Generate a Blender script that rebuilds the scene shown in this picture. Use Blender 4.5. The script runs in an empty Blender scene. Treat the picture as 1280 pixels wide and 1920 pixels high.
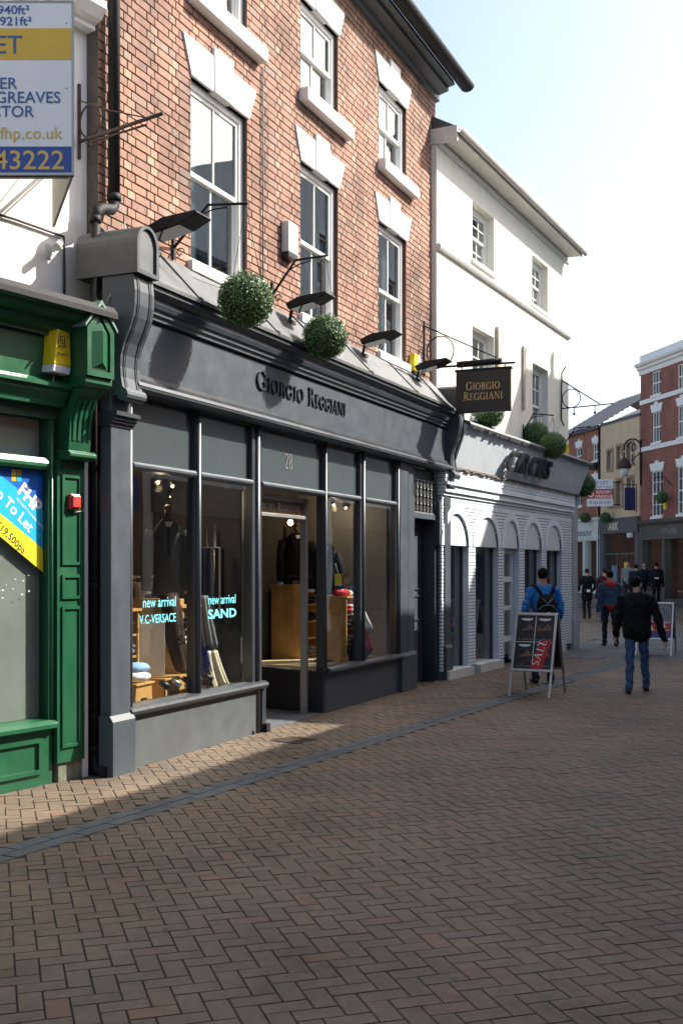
import bpy, bmesh, math, random
import numpy as np
from mathutils import Vector, Matrix
random.seed(7); np.random.seed(7)
R = math.radians
scene = bpy.context.scene
COL = scene.collection

# ------------------------------------------------------------------ camera, sky, sun, exposure
cam_d = bpy.data.cameras.new('camera'); cam = bpy.data.objects.new('camera', cam_d); COL.objects.link(cam)
cam.location = (0, 0, 1.75); cam.rotation_euler = (R(90), 0, 0)
cam_d.sensor_fit = 'VERTICAL'; cam_d.sensor_height = 36.0; cam_d.lens = 39.56
cam_d.shift_y = 0.0552; cam_d.clip_start = 0.05; cam_d.clip_end = 4000
scene.camera = cam

SUN_EL, SUN_AZ = 39.4, 68.5          # elevation, azimuth clockwise from +Y
world = bpy.data.worlds.new('World'); scene.world = world; world.use_nodes = True
nt = world.node_tree; nt.nodes.clear()
sky = nt.nodes.new('ShaderNodeTexSky'); sky.sky_type = 'NISHITA'; sky.sun_disc = False
sky.sun_elevation = R(SUN_EL); sky.sun_rotation = R(SUN_AZ); sky.dust_density = 3.0; sky.air_density = 1.0; sky.ozone_density = 0.25
bgn = nt.nodes.new('ShaderNodeBackground'); bgn.inputs[1].default_value = 0.125
wo = nt.nodes.new('ShaderNodeOutputWorld')
wtc = nt.nodes.new('ShaderNodeTexCoord'); wmp = nt.nodes.new('ShaderNodeMapping'); wmp.inputs['Scale'].default_value = (1.0, 1.0, 2.2)
wn = nt.nodes.new('ShaderNodeTexNoise'); wn.inputs['Scale'].default_value = 2.6; wn.inputs['Detail'].default_value = 7; wn.inputs['Roughness'].default_value = .55
wr = nt.nodes.new('ShaderNodeValToRGB'); wr.color_ramp.elements[0].position = .58; wr.color_ramp.elements[0].color = (0, 0, 0, 1); wr.color_ramp.elements[1].position = .80; wr.color_ramp.elements[1].color = (.45, .45, .45, 1)
wm = nt.nodes.new('ShaderNodeMix'); wm.data_type = 'RGBA'; wm.inputs[7].default_value = (9.5, 9.7, 9.9, 1)       # thin high cloud
nt.links.new(wtc.outputs['Generated'], wmp.inputs[0]); nt.links.new(wmp.outputs[0], wn.inputs['Vector']); nt.links.new(wn.outputs[0], wr.inputs[0])
nt.links.new(wr.outputs[0], wm.inputs[0]); nt.links.new(sky.outputs[0], wm.inputs[6])
nt.links.new(wm.outputs[2], bgn.inputs[0]); nt.links.new(bgn.outputs[0], wo.inputs[0])

sun_d = bpy.data.lights.new('sun', 'SUN'); sun_d.energy = 5.0; sun_d.angle = R(0.5); sun_d.color = (1.0, 0.95, 0.86)
sun = bpy.data.objects.new('sun', sun_d); COL.objects.link(sun)
sv = Vector((math.sin(R(SUN_AZ)) * math.cos(R(SUN_EL)), math.cos(R(SUN_AZ)) * math.cos(R(SUN_EL)), math.sin(R(SUN_EL))))
sun.rotation_euler = (-sv).to_track_quat('-Z', 'Y').to_euler(); sun.location = sv * 60

vs = scene.view_settings
vs.view_transform = 'Standard'; vs.look = 'None'; vs.gamma = 1.0; vs.use_curve_mapping = False; vs.exposure = 1.2
scene.render.engine = 'CYCLES'
scene.cycles.max_bounces = 8; scene.cycles.transparent_max_bounces = 16

# ------------------------------------------------------------------ materials
MATS = {}
def _nodes(name):
    m = bpy.data.materials.new(name); m.use_nodes = True
    t = m.node_tree; b = t.nodes['Principled BSDF']
    return m, t, b
def N(t, typ, **kw):
    n = t.nodes.new(typ)
    for k, v in kw.items(): setattr(n, k, v)
    return n
def noise(t, scale, detail=4, rough=.6, vec=None):
    n = N(t, 'ShaderNodeTexNoise'); n.inputs['Scale'].default_value = scale
    n.inputs['Detail'].default_value = detail; n.inputs['Roughness'].default_value = rough
    if vec is not None: t.links.new(vec, n.inputs['Vector'])
    return n
def ramp(t, fac, stops):
    r = N(t, 'ShaderNodeValToRGB'); e = r.color_ramp.elements
    while len(e) < len(stops): e.new(0.5)
    for i, (p, c) in enumerate(stops):
        e[i].position = p; e[i].color = (*c, 1) if len(c) == 3 else c
    t.links.new(fac, r.inputs[0]); return r
def mixc(t, fac, a, b, mode='MIX'):
    m = N(t, 'ShaderNodeMix', data_type='RGBA', blend_type=mode)
    for sock, v in ((m.inputs[0], fac), (m.inputs[6], a), (m.inputs[7], b)):
        if hasattr(v, 'links'): t.links.new(v, sock)
        else: sock.default_value = v if isinstance(v, (int, float)) else (*v, 1)
    return m.outputs[2]
def bump(t, b, h, strength=.3, dist=.01):
    n = N(t, 'ShaderNodeBump'); n.inputs['Strength'].default_value = strength; n.inputs['Distance'].default_value = dist
    t.links.new(h, n.inputs['Height']); t.links.new(n.outputs[0], b.inputs['Normal'])
def paint(name, rgb, rough=.5, var=.12, scale=6, bmp=.15, metal=0, dirt=.25, spec=.5, drip=0):
    """painted or plain surface: base colour with mottling, a little dirt and fine relief"""
    if name in MATS: return MATS[name]
    m, t, b = _nodes(name)
    tc = N(t, 'ShaderNodeTexCoord'); v = tc.outputs['Object']
    n1 = noise(t, scale, 5, .65, v); n2 = noise(t, scale * .17 + .4, 3, .5, v); n3 = noise(t, scale * 14, 3, .6, v)
    lo = tuple(c * (1 - var) for c in rgb); hi = tuple(min(1, c * (1 + var)) for c in rgb)
    c1 = ramp(t, n1.outputs[0], [(.3, lo), (.7, hi)]).outputs[0]
    g = sum(rgb) / 3
    dc = tuple((c * .45 + g * .2 + .02) for c in rgb)
    f2 = ramp(t, n2.outputs[0], [(.48, (0, 0, 0)), (.8, (dirt, dirt, dirt))]).outputs[0]
    cc = mixc(t, f2, c1, dc)
    if drip:                                  # rain streaks running down the face
        mp = N(t, 'ShaderNodeMapping'); mp.inputs['Scale'].default_value = (7, 7, .45); t.links.new(v, mp.inputs[0])
        n4 = noise(t, 1.0, 5, .6, mp.outputs[0]); f4 = ramp(t, n4.outputs[0], [(.52, (0, 0, 0)), (.78, (drip,) * 3)]).outputs[0]; cc = mixc(t, f4, cc, dc)
    t.links.new(cc, b.inputs['Base Color'])
    rr = ramp(t, n1.outputs[0], [(.3, (rough * .85,) * 3), (.75, (min(1, rough * 1.2),) * 3)])
    t.links.new(rr.outputs[0], b.inputs['Roughness'])
    b.inputs['Metallic'].default_value = metal; b.inputs['Specular IOR Level'].default_value = spec
    if bmp: bump(t, b, n3.outputs[0], bmp, .004)
    MATS[name] = m; return m
def piecemat(name, stops, single, rough=.85, grain=90, bmp=.5, stain=None):
    """bricks and pavers: every piece gets its own tone; single = one object per piece"""
    m, t, b = _nodes(name)
    if single: rnd = N(t, 'ShaderNodeObjectInfo').outputs['Random']
    else: rnd = N(t, 'ShaderNodeNewGeometry').outputs['Random Per Island']
    c = ramp(t, rnd, stops); c.color_ramp.interpolation = 'LINEAR'
    g = N(t, 'ShaderNodeNewGeometry')
    n1 = noise(t, grain, 4, .7, g.outputs['Position']); n2 = noise(t, 1.1, 4, .6, g.outputs['Position']); n4 = noise(t, 14, 4, .6, g.outputs['Position'])
    k = ramp(t, n1.outputs[0], [(.25, (.72,) * 3), (.75, (1.22,) * 3)])
    col = mixc(t, 1.0, c.outputs[0], k.outputs[0], 'MULTIPLY')
    k4 = ramp(t, n4.outputs[0], [(.3, (.8,) * 3), (.7, (1.12,) * 3)])
    col = mixc(t, 1.0, col, k4.outputs[0], 'MULTIPLY')
    k2 = ramp(t, n2.outputs[0], [(.3, (.74,) * 3), (.7, (1.12,) * 3)])
    col = mixc(t, 1.0, col, k2.outputs[0], 'MULTIPLY')
    if stain: col = stain(t, col, g)
    t.links.new(col, b.inputs['Base Color'])
    b.inputs['Roughness'].default_value = rough; b.inputs['Specular IOR Level'].default_value = .3
    bump(t, b, n1.outputs[0], bmp, .004)
    MATS[name] = m; return m
def glass(name, tint=(.9, .95, .93), refl=(1, 1, 1), ior=1.5, rough=.0):
    m, t, b = _nodes(name); t.nodes.remove(b)
    out = [n for n in t.nodes if n.type == 'OUTPUT_MATERIAL'][0]
    f0 = ((ior - 1) / (ior + 1)) ** 2                      # Schlick, the same from both faces of the pane
    fr = N(t, 'ShaderNodeLayerWeight'); fr.inputs[0].default_value = .5
    pw_ = N(t, 'ShaderNodeMath', operation='POWER'); pw_.inputs[1].default_value = 5.0; t.links.new(fr.outputs['Facing'], pw_.inputs[0])
    mul = N(t, 'ShaderNodeMath', operation='MULTIPLY_ADD'); mul.inputs[1].default_value = 1 - f0; mul.inputs[2].default_value = f0; mul.use_clamp = True
    t.links.new(pw_.outputs[0], mul.inputs[0])
    tr = N(t, 'ShaderNodeBsdfTransparent'); tr.inputs[0].default_value = (*tint, 1)
    gl = N(t, 'ShaderNodeBsdfGlossy'); gl.inputs[0].default_value = (*refl, 1); gl.inputs['Roughness'].default_value = rough
    tc = N(t, 'ShaderNodeTexCoord'); nn = noise(t, 1.6, 1, .4, tc.outputs['Object'])
    bp = N(t, 'ShaderNodeBump'); bp.inputs['Strength'].default_value = .05; bp.inputs['Distance'].default_value = .02
    t.links.new(nn.outputs[0], bp.inputs['Height']); t.links.new(bp.outputs[0], gl.inputs['Normal'])
    mx = N(t, 'ShaderNodeMixShader'); t.links.new(mul.outputs[0], mx.inputs[0]); t.links.new(tr.outputs[0], mx.inputs[1]); t.links.new(gl.outputs[0], mx.inputs[2])
    t.links.new(mx.outputs[0], out.inputs[0]); MATS[name] = m; return m
def emit(name, rgb, s):
    m, t, b = _nodes(name); b.inputs['Base Color'].default_value = (*rgb, 1)
    b.inputs['Emission Color'].default_value = (*rgb, 1); b.inputs['Emission Strength'].default_value = s
    MATS[name] = m; return m
def cloth(name, rgb, var=.2):
    if name in MATS: return MATS[name]
    m = paint(name, rgb, .85, var, 14, .35, 0, .1, .2); return m

white_wall = paint('white_render', (.80, .79, .75), .85, .05, 3, .4, 0, .15, .5, .3)
warm_wall = paint('warm_white_render', (.79, .76, .66), .85, .05, 3, .4, 0, .2, .5, .35)
cream_wall = paint('cream_render', (.74, .70, .56), .85, .06, 3, .4, 0, .2, .5, .35)
white_paint = paint('white_paint', (.80, .79, .76), .45, .05, 8, .1, 0, .1)
old_white = paint('weathered_white_paint', (.62, .62, .58), .6, .12, 10, .3, 0, .4)
grey_paint = paint('slate_grey_paint', (.056, .067, .080), .42, .12, 5, .12, 0, .22, .5, .35)
grey_dark = paint('dark_grey_paint', (.030, .035, .042), .40, .1, 6, .08, 0, .15)
grey_panel = paint('grey_glazed_panel', (.055, .070, .073), .16, .06, 2, .02, 0, .1)
grey_riser = paint('pale_grey_paint', (.085, .094, .096), .5, .1, 6, .12, 0, .3, .5, .35)
lead = paint('lead_sheet', (.085, .09, .094), .5, .22, 5, .4, .3, .4)
green_paint = paint('bottle_green_paint', (.012, .092, .040), .36, .16, 5, .18, 0, .28, .5, .4)
green_dark = paint('deep_green_paint', (.008, .05, .025), .35, .12, 5, .12, 0, .2)
felt = paint('black_roofing_felt', (.03, .03, .03), .9, .25, 20, .6, 0, .2)
black_iron = paint('black_iron', (.013, .013, .014), .65, .3, 20, .25, 0, .3, .25)
rusty_iron = paint('rusty_iron', (.055, .035, .028), .7, .45, 18, .4, .2, .5)
alu = paint('brushed_aluminium', (.52, .52, .52), .32, .08, 20, .1, .9, .1)
alu_dull = paint('dull_aluminium', (.32, .31, .30), .45, .1, 20, .1, .6, .3)
mortar = paint('dark_mortar', (.10, .082, .07), .95, .3, 30, .6, 0, .2)
brick_side = paint('brick_reveal', (.26, .115, .075), .9, .3, 22, .6, 0, .3)
slate = paint('roof_slate', (.09, .095, .11), .7, .25, 9, .4, 0, .3)
wood = paint('oak_veneer', (.52, .28, .085), .45, .22, 4, .15, 0, .15)
wood_dark = paint('brown_wood', (.16, .08, .035), .5, .2, 5, .15, 0, .2)
boards = paint('pale_floorboards', (.55, .43, .26), .5, .12, 5, .1, 0, .1)
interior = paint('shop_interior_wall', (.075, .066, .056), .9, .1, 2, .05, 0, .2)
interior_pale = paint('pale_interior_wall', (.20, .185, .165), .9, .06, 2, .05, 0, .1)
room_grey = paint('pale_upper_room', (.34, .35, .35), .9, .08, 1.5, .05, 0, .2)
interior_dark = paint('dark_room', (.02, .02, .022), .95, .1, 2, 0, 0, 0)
milk = paint('dusty_backing_sheet', (.22, .25, .22), .9, .18, 2.2, .1, 0, .45)
plain_black = paint('black_plastic', (.014, .014, .015), .4, .2, 10, .1, 0, .1)
skin = paint('skin', (.50, .29, .21), .6, .08, 30, .05, 0, .0)
hair_dark = paint('dark_hair', (.010, .008, .006), .8, .4, 60, .8, 0, 0, .1)
hair_brown = paint('brown_hair', (.03, .017, .010), .8, .4, 60, .8, 0, 0, .1)
hair_grey = paint('grey_hair', (.20, .18, .16), .7, .3, 60, .8, 0, 0)
denim = cloth('blue_denim', (.05, .09, .18)); denim_dark = cloth('dark_denim', (.016, .022, .04))
black_cloth = cloth('black_cloth', (.010, .010, .012)); navy_cloth = cloth('navy_cloth', (.012, .015, .03))
blue_cloth = cloth('bright_blue_cotton', (.035, .19, .52)); grey_blue = cloth('grey_blue_fleece', (.05, .09, .15))
red_cloth = cloth('red_cotton', (.50, .03, .03)); grey_cloth = cloth('grey_wool', (.20, .21, .22))
brown_cloth = cloth('brown_corduroy', (.045, .026, .018)); cream_cloth = cloth('cream_cotton', (.66, .60, .45))
white_cloth = cloth('white_cotton', (.75, .75, .75)); light_blue_cloth = cloth('light_blue_shirt', (.30, .45, .66))
shoe_leather = paint('black_leather', (.014, .013, .013), .4, .3, 20, .2, 0, .1)
shoe_brown = paint('brown_leather', (.10, .045, .02), .4, .3, 20, .2, 0, .1)
gold = paint('gold_leaf', (.78, .50, .20), .4, .1, 20, .05, .0, .1)
yellow_plastic = paint('yellow_plastic', (.82, .60, .012), .35, .06, 5, .03, 0, .1)
red_plastic = paint('red_plastic', (.48, .035, .025), .4, .15, 12, .05, 0, .3)
sign_white = paint('white_sign_board', (.72, .74, .75), .35, .03, 4, .02, 0, .12)
sign_yellow = paint('mustard_print', (.62, .40, .035), .35, .03, 4, .02, 0, .1)
sign_blue = paint('royal_blue_print', (.022, .06, .27), .35, .04, 4, .02, 0, .1)
bright_blue = paint('bright_blue_print', (.012, .11, .48), .35, .04, 4, .02, 0, .05)
cyan_print = paint('cyan_print', (.02, .40, .66), .35, .04, 4, .02, 0, .05)
lemon_print = paint('lemon_print', (.80, .70, .03), .35, .04, 4, .02, 0, .05)
text_blue = paint('blue_lettering', (.05, .10, .28), .4, .03, 4, 0, 0, 0)
text_gold = paint('gold_lettering', (.62, .42, .10), .4, .03, 4, 0, 0, 0)
text_white = paint('white_lettering', (.82, .82, .82), .4, .03, 4, 0, 0, 0)
text_black = paint('black_lettering', (.02, .02, .02), .4, .03, 4, 0, 0, 0)
text_cyan = paint('cyan_vinyl', (.22, .80, .90), .4, .03, 4, 0, 0, 0)
sale_red = paint('sale_red_print', (.46, .012, .015), .4, .05, 6, 0, 0, .1)
setts = None
shop_glass = glass('shop_glass', (.95, .97, .96), ior=1.68); sash_glass = glass('sash_glass', (.74, .80, .80), ior=2.2)
bulb = emit('lit_halogen_bulb', (1.0, .70, .38), 7)

BR = [(0, (.275, .165, .130)), (.18, (.325, .182, .134)), (.42, (.35, .195, .140)), (.66, (.34, .188, .135)), (.86, (.372, .215, .152)), (.95, (.345, .225, .172)), (1, (.29, .205, .170))]
BH = [(0, (.28, .165, .128)), (.25, (.345, .188, .132)), (.55, (.365, .205, .145)), (.74, (.41, .25, .178)), (.88, (.45, .31, .22)), (1, (.30, .21, .165))]
def soot(t, col, g):
    n = noise(t, .55, 5, .65, g.outputs['Position']); k = ramp(t, n.outputs[0], [(.34, (.62, .63, .66)), (.52, (1, 1, 1)), (.75, (1.1, 1.08, 1.05))])
    n2 = noise(t, 35, 3, .7, g.outputs['Position']); k2 = ramp(t, n2.outputs[0], [(.3, (.72,) * 3), (.45, (1, 1, 1)), (.72, (1.0,) * 3), (.8, (1.35, 1.3, 1.25))])
    mp = N(t, 'ShaderNodeMapping'); mp.inputs['Scale'].default_value = (3.2, 3.2, .28); t.links.new(g.outputs['Position'], mp.inputs[0])
    n5 = noise(t, 1.0, 5, .6, mp.outputs[0]); k5 = ramp(t, n5.outputs[0], [(.30, (.70, .71, .74)), (.48, (1, 1, 1)), (.8, (1.06, 1.05, 1.04))])
    col = mixc(t, 1.0, col, k5.outputs[0], 'MULTIPLY')
    return mixc(t, 1.0, mixc(t, 1.0, col, k.outputs[0], 'MULTIPLY'), k2.outputs[0], 'MULTIPLY')
brick_one = piecemat('brick_single', BR, True, stain=soot); brick_many = piecemat('brick_wall', BR, False, stain=soot)
header_one = piecemat('header_single', BH, True, stain=soot); header_many = piecemat('header_bricks', BH, False, stain=soot)
PV = [(0, (.172, .129, .090)), (.25, (.192, .145, .100)), (.5, (.181, .138, .096)), (.7, (.196, .144, .098)), (.86, (.170, .133, .098)), (.95, (.225, .140, .089)), (1, (.158, .131, .104))]
def pave_stain(t, col, g):
    n = noise(t, .23, 4, .6, g.outputs['Position'])
    k = ramp(t, n.outputs[0], [(.35, (.78, .80, .84)), (.68, (1.12, 1.06, 1.0))])
    col = mixc(t, 1.0, col, k.outputs[0], 'MULTIPLY')
    vo = N(t, 'ShaderNodeTexVoronoi'); vo.inputs['Scale'].default_value = 2.3; t.links.new(g.outputs['Position'], vo.inputs['Vector'])      # trodden-in gum
    sp = ramp(t, vo.outputs['Distance'], [(.035, (1, 1, 1)), (.055, (0, 0, 0))])
    col = mixc(t, sp.outputs[0], col, (.07, .065, .06))
    n3 = noise(t, 1.7, 5, .7, g.outputs['Position']); k3 = ramp(t, n3.outputs[0], [(.30, (.70, .70, .72)), (.42, (1, 1, 1)), (.66, (1, 1, 1)), (.8, (1.2, 1.18, 1.14))])
    return mixc(t, 1.0, col, k3.outputs[0], 'MULTIPLY')
paver_one = piecemat('paver_single', PV, True, .68, 120, .35, pave_stain); paver_many = piecemat('paver_field', PV, False, .68, 120, .35, pave_stain)
GP = [(0, (.105, .118, .122)), (.5, (.13, .14, .142)), (1, (.095, .108, .116))]
sett_one = piecemat('grey_sett', GP, True, .75, 70, .4)
slab_many = piecemat('grey_slab_paving', [(0, (.125, .125, .122)), (1, (.16, .158, .152))], False, .8, 60, .3)
def grit(name, a, b2, scale=5):
    m, t, b = _nodes(name); g = N(t, 'ShaderNodeNewGeometry')
    n1 = noise(t, scale, 5, .65, g.outputs['Position']); n2 = noise(t, 60, 3, .6, g.outputs['Position'])
    c = ramp(t, n1.outputs[0], [(.3, a), (.7, b2)]); t.links.new(c.outputs[0], b.inputs['Base Color']); b.inputs['Roughness'].default_value = .95
    bump(t, b, n2.outputs[0], .6, .006); return m
joint_sand = grit('joint_sand', (.05, .042, .036), (.085, .072, .06))
far_ground = grit('far_paving', (.12, .10, .088), (.155, .133, .115), 1.3)

# ------------------------------------------------------------------ mesh helpers (frame: s along the front, w towards the street, z up)
class MB:
    def __init__(s): s.v = []; s.f = []; s.smooth = []
    def add(s, vs_, fs, smooth=False):
        o = len(s.v); s.v += [tuple(p) for p in vs_]; s.f += [tuple(i + o for i in f) for f in fs]; s.smooth += [smooth] * len(fs); return s
    def box(s, s0, s1, w0, w1, z0, z1):
        if s0 > s1: s0, s1 = s1, s0
        if w0 > w1: w0, w1 = w1, w0
        y0, y1 = -w1, -w0
        return s.add([(s0, y0, z0), (s1, y0, z0), (s1, y1, z0), (s0, y1, z0), (s0, y0, z1), (s1, y0, z1), (s1, y1, z1), (s0, y1, z1)],
              [(0, 3, 2, 1), (4, 5, 6, 7), (0, 1, 5, 4), (1, 2, 6, 5), (2, 3, 7, 6), (3, 0, 4, 7)])
    def prof(s, pts, s0, s1, smooth=False):      # closed (w,z) profile run along s
        n = len(pts); v = [(s0, -w, z) for w, z in pts] + [(s1, -w, z) for w, z in pts]
        f = [(i, (i + 1) % n, n + (i + 1) % n, n + i) for i in range(n)]
        s.add(v, f, smooth); return s.add(v, [tuple(range(n))[::-1], tuple(range(n, 2 * n))])
    def poly(s, pts, w0, w1):                    # closed (s,z) outline given a thickness in w
        n = len(pts); v = [(a, -w0, z) for a, z in pts] + [(a, -w1, z) for a, z in pts]
        return s.add(v, [(i, (i + 1) % n, n + (i + 1) % n, n + i) for i in range(n)] + [tuple(range(n))[::-1], tuple(range(n, 2 * n))])
    def ring(s, outer, inner, w0, w1):           # two (s,z) loops of equal length, solid between them
        n = len(outer); v = [(a, -w0, z) for a, z in outer] + [(a, -w0, z) for a, z in inner] + [(a, -w1, z) for a, z in outer] + [(a, -w1, z) for a, z in inner]
        f = []
        for i in range(n):
            j = (i + 1) % n
            f += [(i, j, n + j, n + i), (2 * n + i, 3 * n + i, 3 * n + j, 2 * n + j), (i, 2 * n + i, 2 * n + j, j), (n + i, n + j, 3 * n + j, 3 * n + i)]
        return s.add(v, f)
    def tube(s, path, r, seg=8, caps=True):      # path of (s,w,z); r number or list
        P = [Vector((a, -w, z)) for a, w, z in path]; n = len(P)
        rs = r if isinstance(r, (list, tuple)) else [r] * n
        v = []; up = Vector((0, 0, 1)); prev = None
        for i, p in enumerate(P):
            d = (P[min(i + 1, n - 1)] - P[max(i - 1, 0)]); d.normalize()
            if prev is None:
                a = d.cross(up)
                if a.length < 1e-3: a = d.cross(Vector((1, 0, 0)))
            else: a = prev - d * prev.dot(d)
            a.normalize(); prev = a; b = d.cross(a)
            for k in range(seg):
                th = 2 * math.pi * k / seg; v.append(p + (a * math.cos(th) + b * math.sin(th)) * rs[i])
        f = [(i * seg + k, i * seg + (k + 1) % seg, (i + 1) * seg + (k + 1) % seg, (i + 1) * seg + k) for i in range(n - 1) for k in range(seg)]
        s.add(v, f, True)
        if caps: s.add(v, [tuple(range(seg))[::-1], tuple((n - 1) * seg + k for k in range(seg))])
        return s
    def ball(s, c, r, seg=12, rings=8, jit=0):
        c = Vector((c[0], -c[1], c[2])); rr = r if isinstance(r, (list, tuple)) else (r, r, r)
        v = []
        for i in range(rings + 1):
            ph = math.pi * i / rings
            for k in range(seg):
                th = 2 * math.pi * k / seg; j = 1 + random.uniform(-jit, jit)
                v.append(c + Vector((rr[0] * math.sin(ph) * math.cos(th) * j, rr[1] * math.sin(ph) * math.sin(th) * j, rr[2] * math.cos(ph) * j)))
        f = [(i * seg + k, (i + 1) * seg + k, (i + 1) * seg + (k + 1) % seg, i * seg + (k + 1) % seg) for i in range(rings) for k in range(seg)]
        return s.add(v, f, True)
    def mesh(s, name, mat, recalc=True):
        me = bpy.data.meshes.new(name); me.from_pydata(s.v, [], s.f)
        me.polygons.foreach_set('use_smooth', s.smooth)
        if recalc:
            bm = bmesh.new(); bm.from_mesh(me); bmesh.ops.remove_doubles(bm, verts=bm.verts, dist=1e-5); bmesh.ops.recalc_face_normals(bm, faces=bm.faces); bm.to_mesh(me); bm.free()
        me.materials.append(mat); me.update(); return me
    def build(s, name, mat, parent=None, bevel=0, recalc=True):
        o = bpy.data.objects.new(name, s.mesh(name, mat, recalc)); COL.objects.link(o)
        if parent is not None: o.parent = parent
        if bevel:
            b = o.modifiers.new('bevel', 'BEVEL'); b.width = bevel; b.segments = 2; b.limit_method = 'ANGLE'
        return o
def link(name, me, parent=None, loc=None, rot=None, scale=None):
    o = bpy.data.objects.new(name, me); COL.objects.link(o)
    if parent is not None: o.parent = parent
    if loc is not None: o.location = loc
    if rot is not None: o.rotation_euler = rot
    if scale is not None: o.scale = scale
    return o
class Frame:
    def __init__(s, O, ang): s.O = Vector(O); a = R(ang); s.a = ang; s.u = Vector((math.sin(a), math.cos(a), 0)); s.n = Vector((math.cos(a), -math.sin(a), 0)); s.rz = R(90 - ang)
    def P(s, S, w, z): return s.O + s.u * S + s.n * w + Vector((0, 0, z))
def tag(o, label, cat, group=None, kind=None):
    if label: o['label'] = label
    if cat: o['category'] = cat
    if group: o['group'] = group
    if kind: o['kind'] = kind
    return o
def thing(name, label, cat, frame, at=(0, 0, 0), group=None, turn=0):
    o = bpy.data.objects.new(name, None); COL.objects.link(o); o.empty_display_size = .2
    o.location = frame.P(*at); o.rotation_euler = (0, 0, frame.rz + turn); return tag(o, label, cat, group)
def copy_tree(o, parent=None):
    c = o.copy(); COL.objects.link(c)
    if parent is not None: c.parent = parent
    for ch in o.children: copy_tree(ch, c)
    return c
WORLD = Frame((0, 0, 0), 90)         # s = +X, w = -Y
FM = Frame((-1.9313, 9.4437, 0), 23.44)      # front of the grey shop
FC = Frame((1.79, 18.02, 0), 26.5)           # front of the white shop
FG = Frame((-2.3102, 9.1625, 0), 33.0)       # front of the green shop
FF = Frame((13.8, 52.0, 0), 168.0)           # far row
def text(name, body, size, mat, parent, at, extrude=.002, align='LEFT', roll=0, xs=1.0, bold=0, spacing=1.0, tilt=0):
    """lettering on an (s,z) plane facing the street"""
    cu = bpy.data.curves.new(name, 'FONT'); cu.body = body; cu.size = size; cu.extrude = extrude; cu.align_x = align; cu.offset = bold; cu.space_character = spacing; cu.resolution_u = 3
    o = bpy.data.objects.new(name, cu); COL.objects.link(o)
    dg = bpy.context.evaluated_depsgraph_get(); me = bpy.data.meshes.new_from_object(o.evaluated_get(dg))
    bpy.data.objects.remove(o); bpy.data.curves.remove(cu)
    me.materials.clear(); me.materials.append(mat)
    q = link(name, me, parent, (at[0], -at[1], at[2])); q.rotation_mode = 'XYZ'
    q.matrix_local = Matrix.Translation((at[0], -at[1], at[2])) @ Matrix.Rotation(R(90), 4, 'X') @ Matrix.Rotation(R(roll), 4, 'Z') @ Matrix.Rotation(tilt, 4, 'X') @ Matrix.Diagonal((xs, 1, 1, 1))
    return q
def ell(cx, cz, rx, rz, a0=0, a1=360, n=28):
    return [(cx + rx * math.cos(R(a0 + (a1 - a0) * i / n)), cz + rz * math.sin(R(a0 + (a1 - a0) * i / n))) for i in range(n + (0 if a1 - a0 == 360 else 1))]
def arcband(m, cx, cz, ro, ri, a0, a1, w0, w1, n=16):
    """part ring with different outer/inner radii (thick and thin strokes)"""
    o = ell(cx, cz, ro[0], ro[1], a0, a1, n); i = ell(cx, cz, ri[0], ri[1], a0, a1, n)
    m.poly(o + i[::-1], w0, w1)
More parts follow.
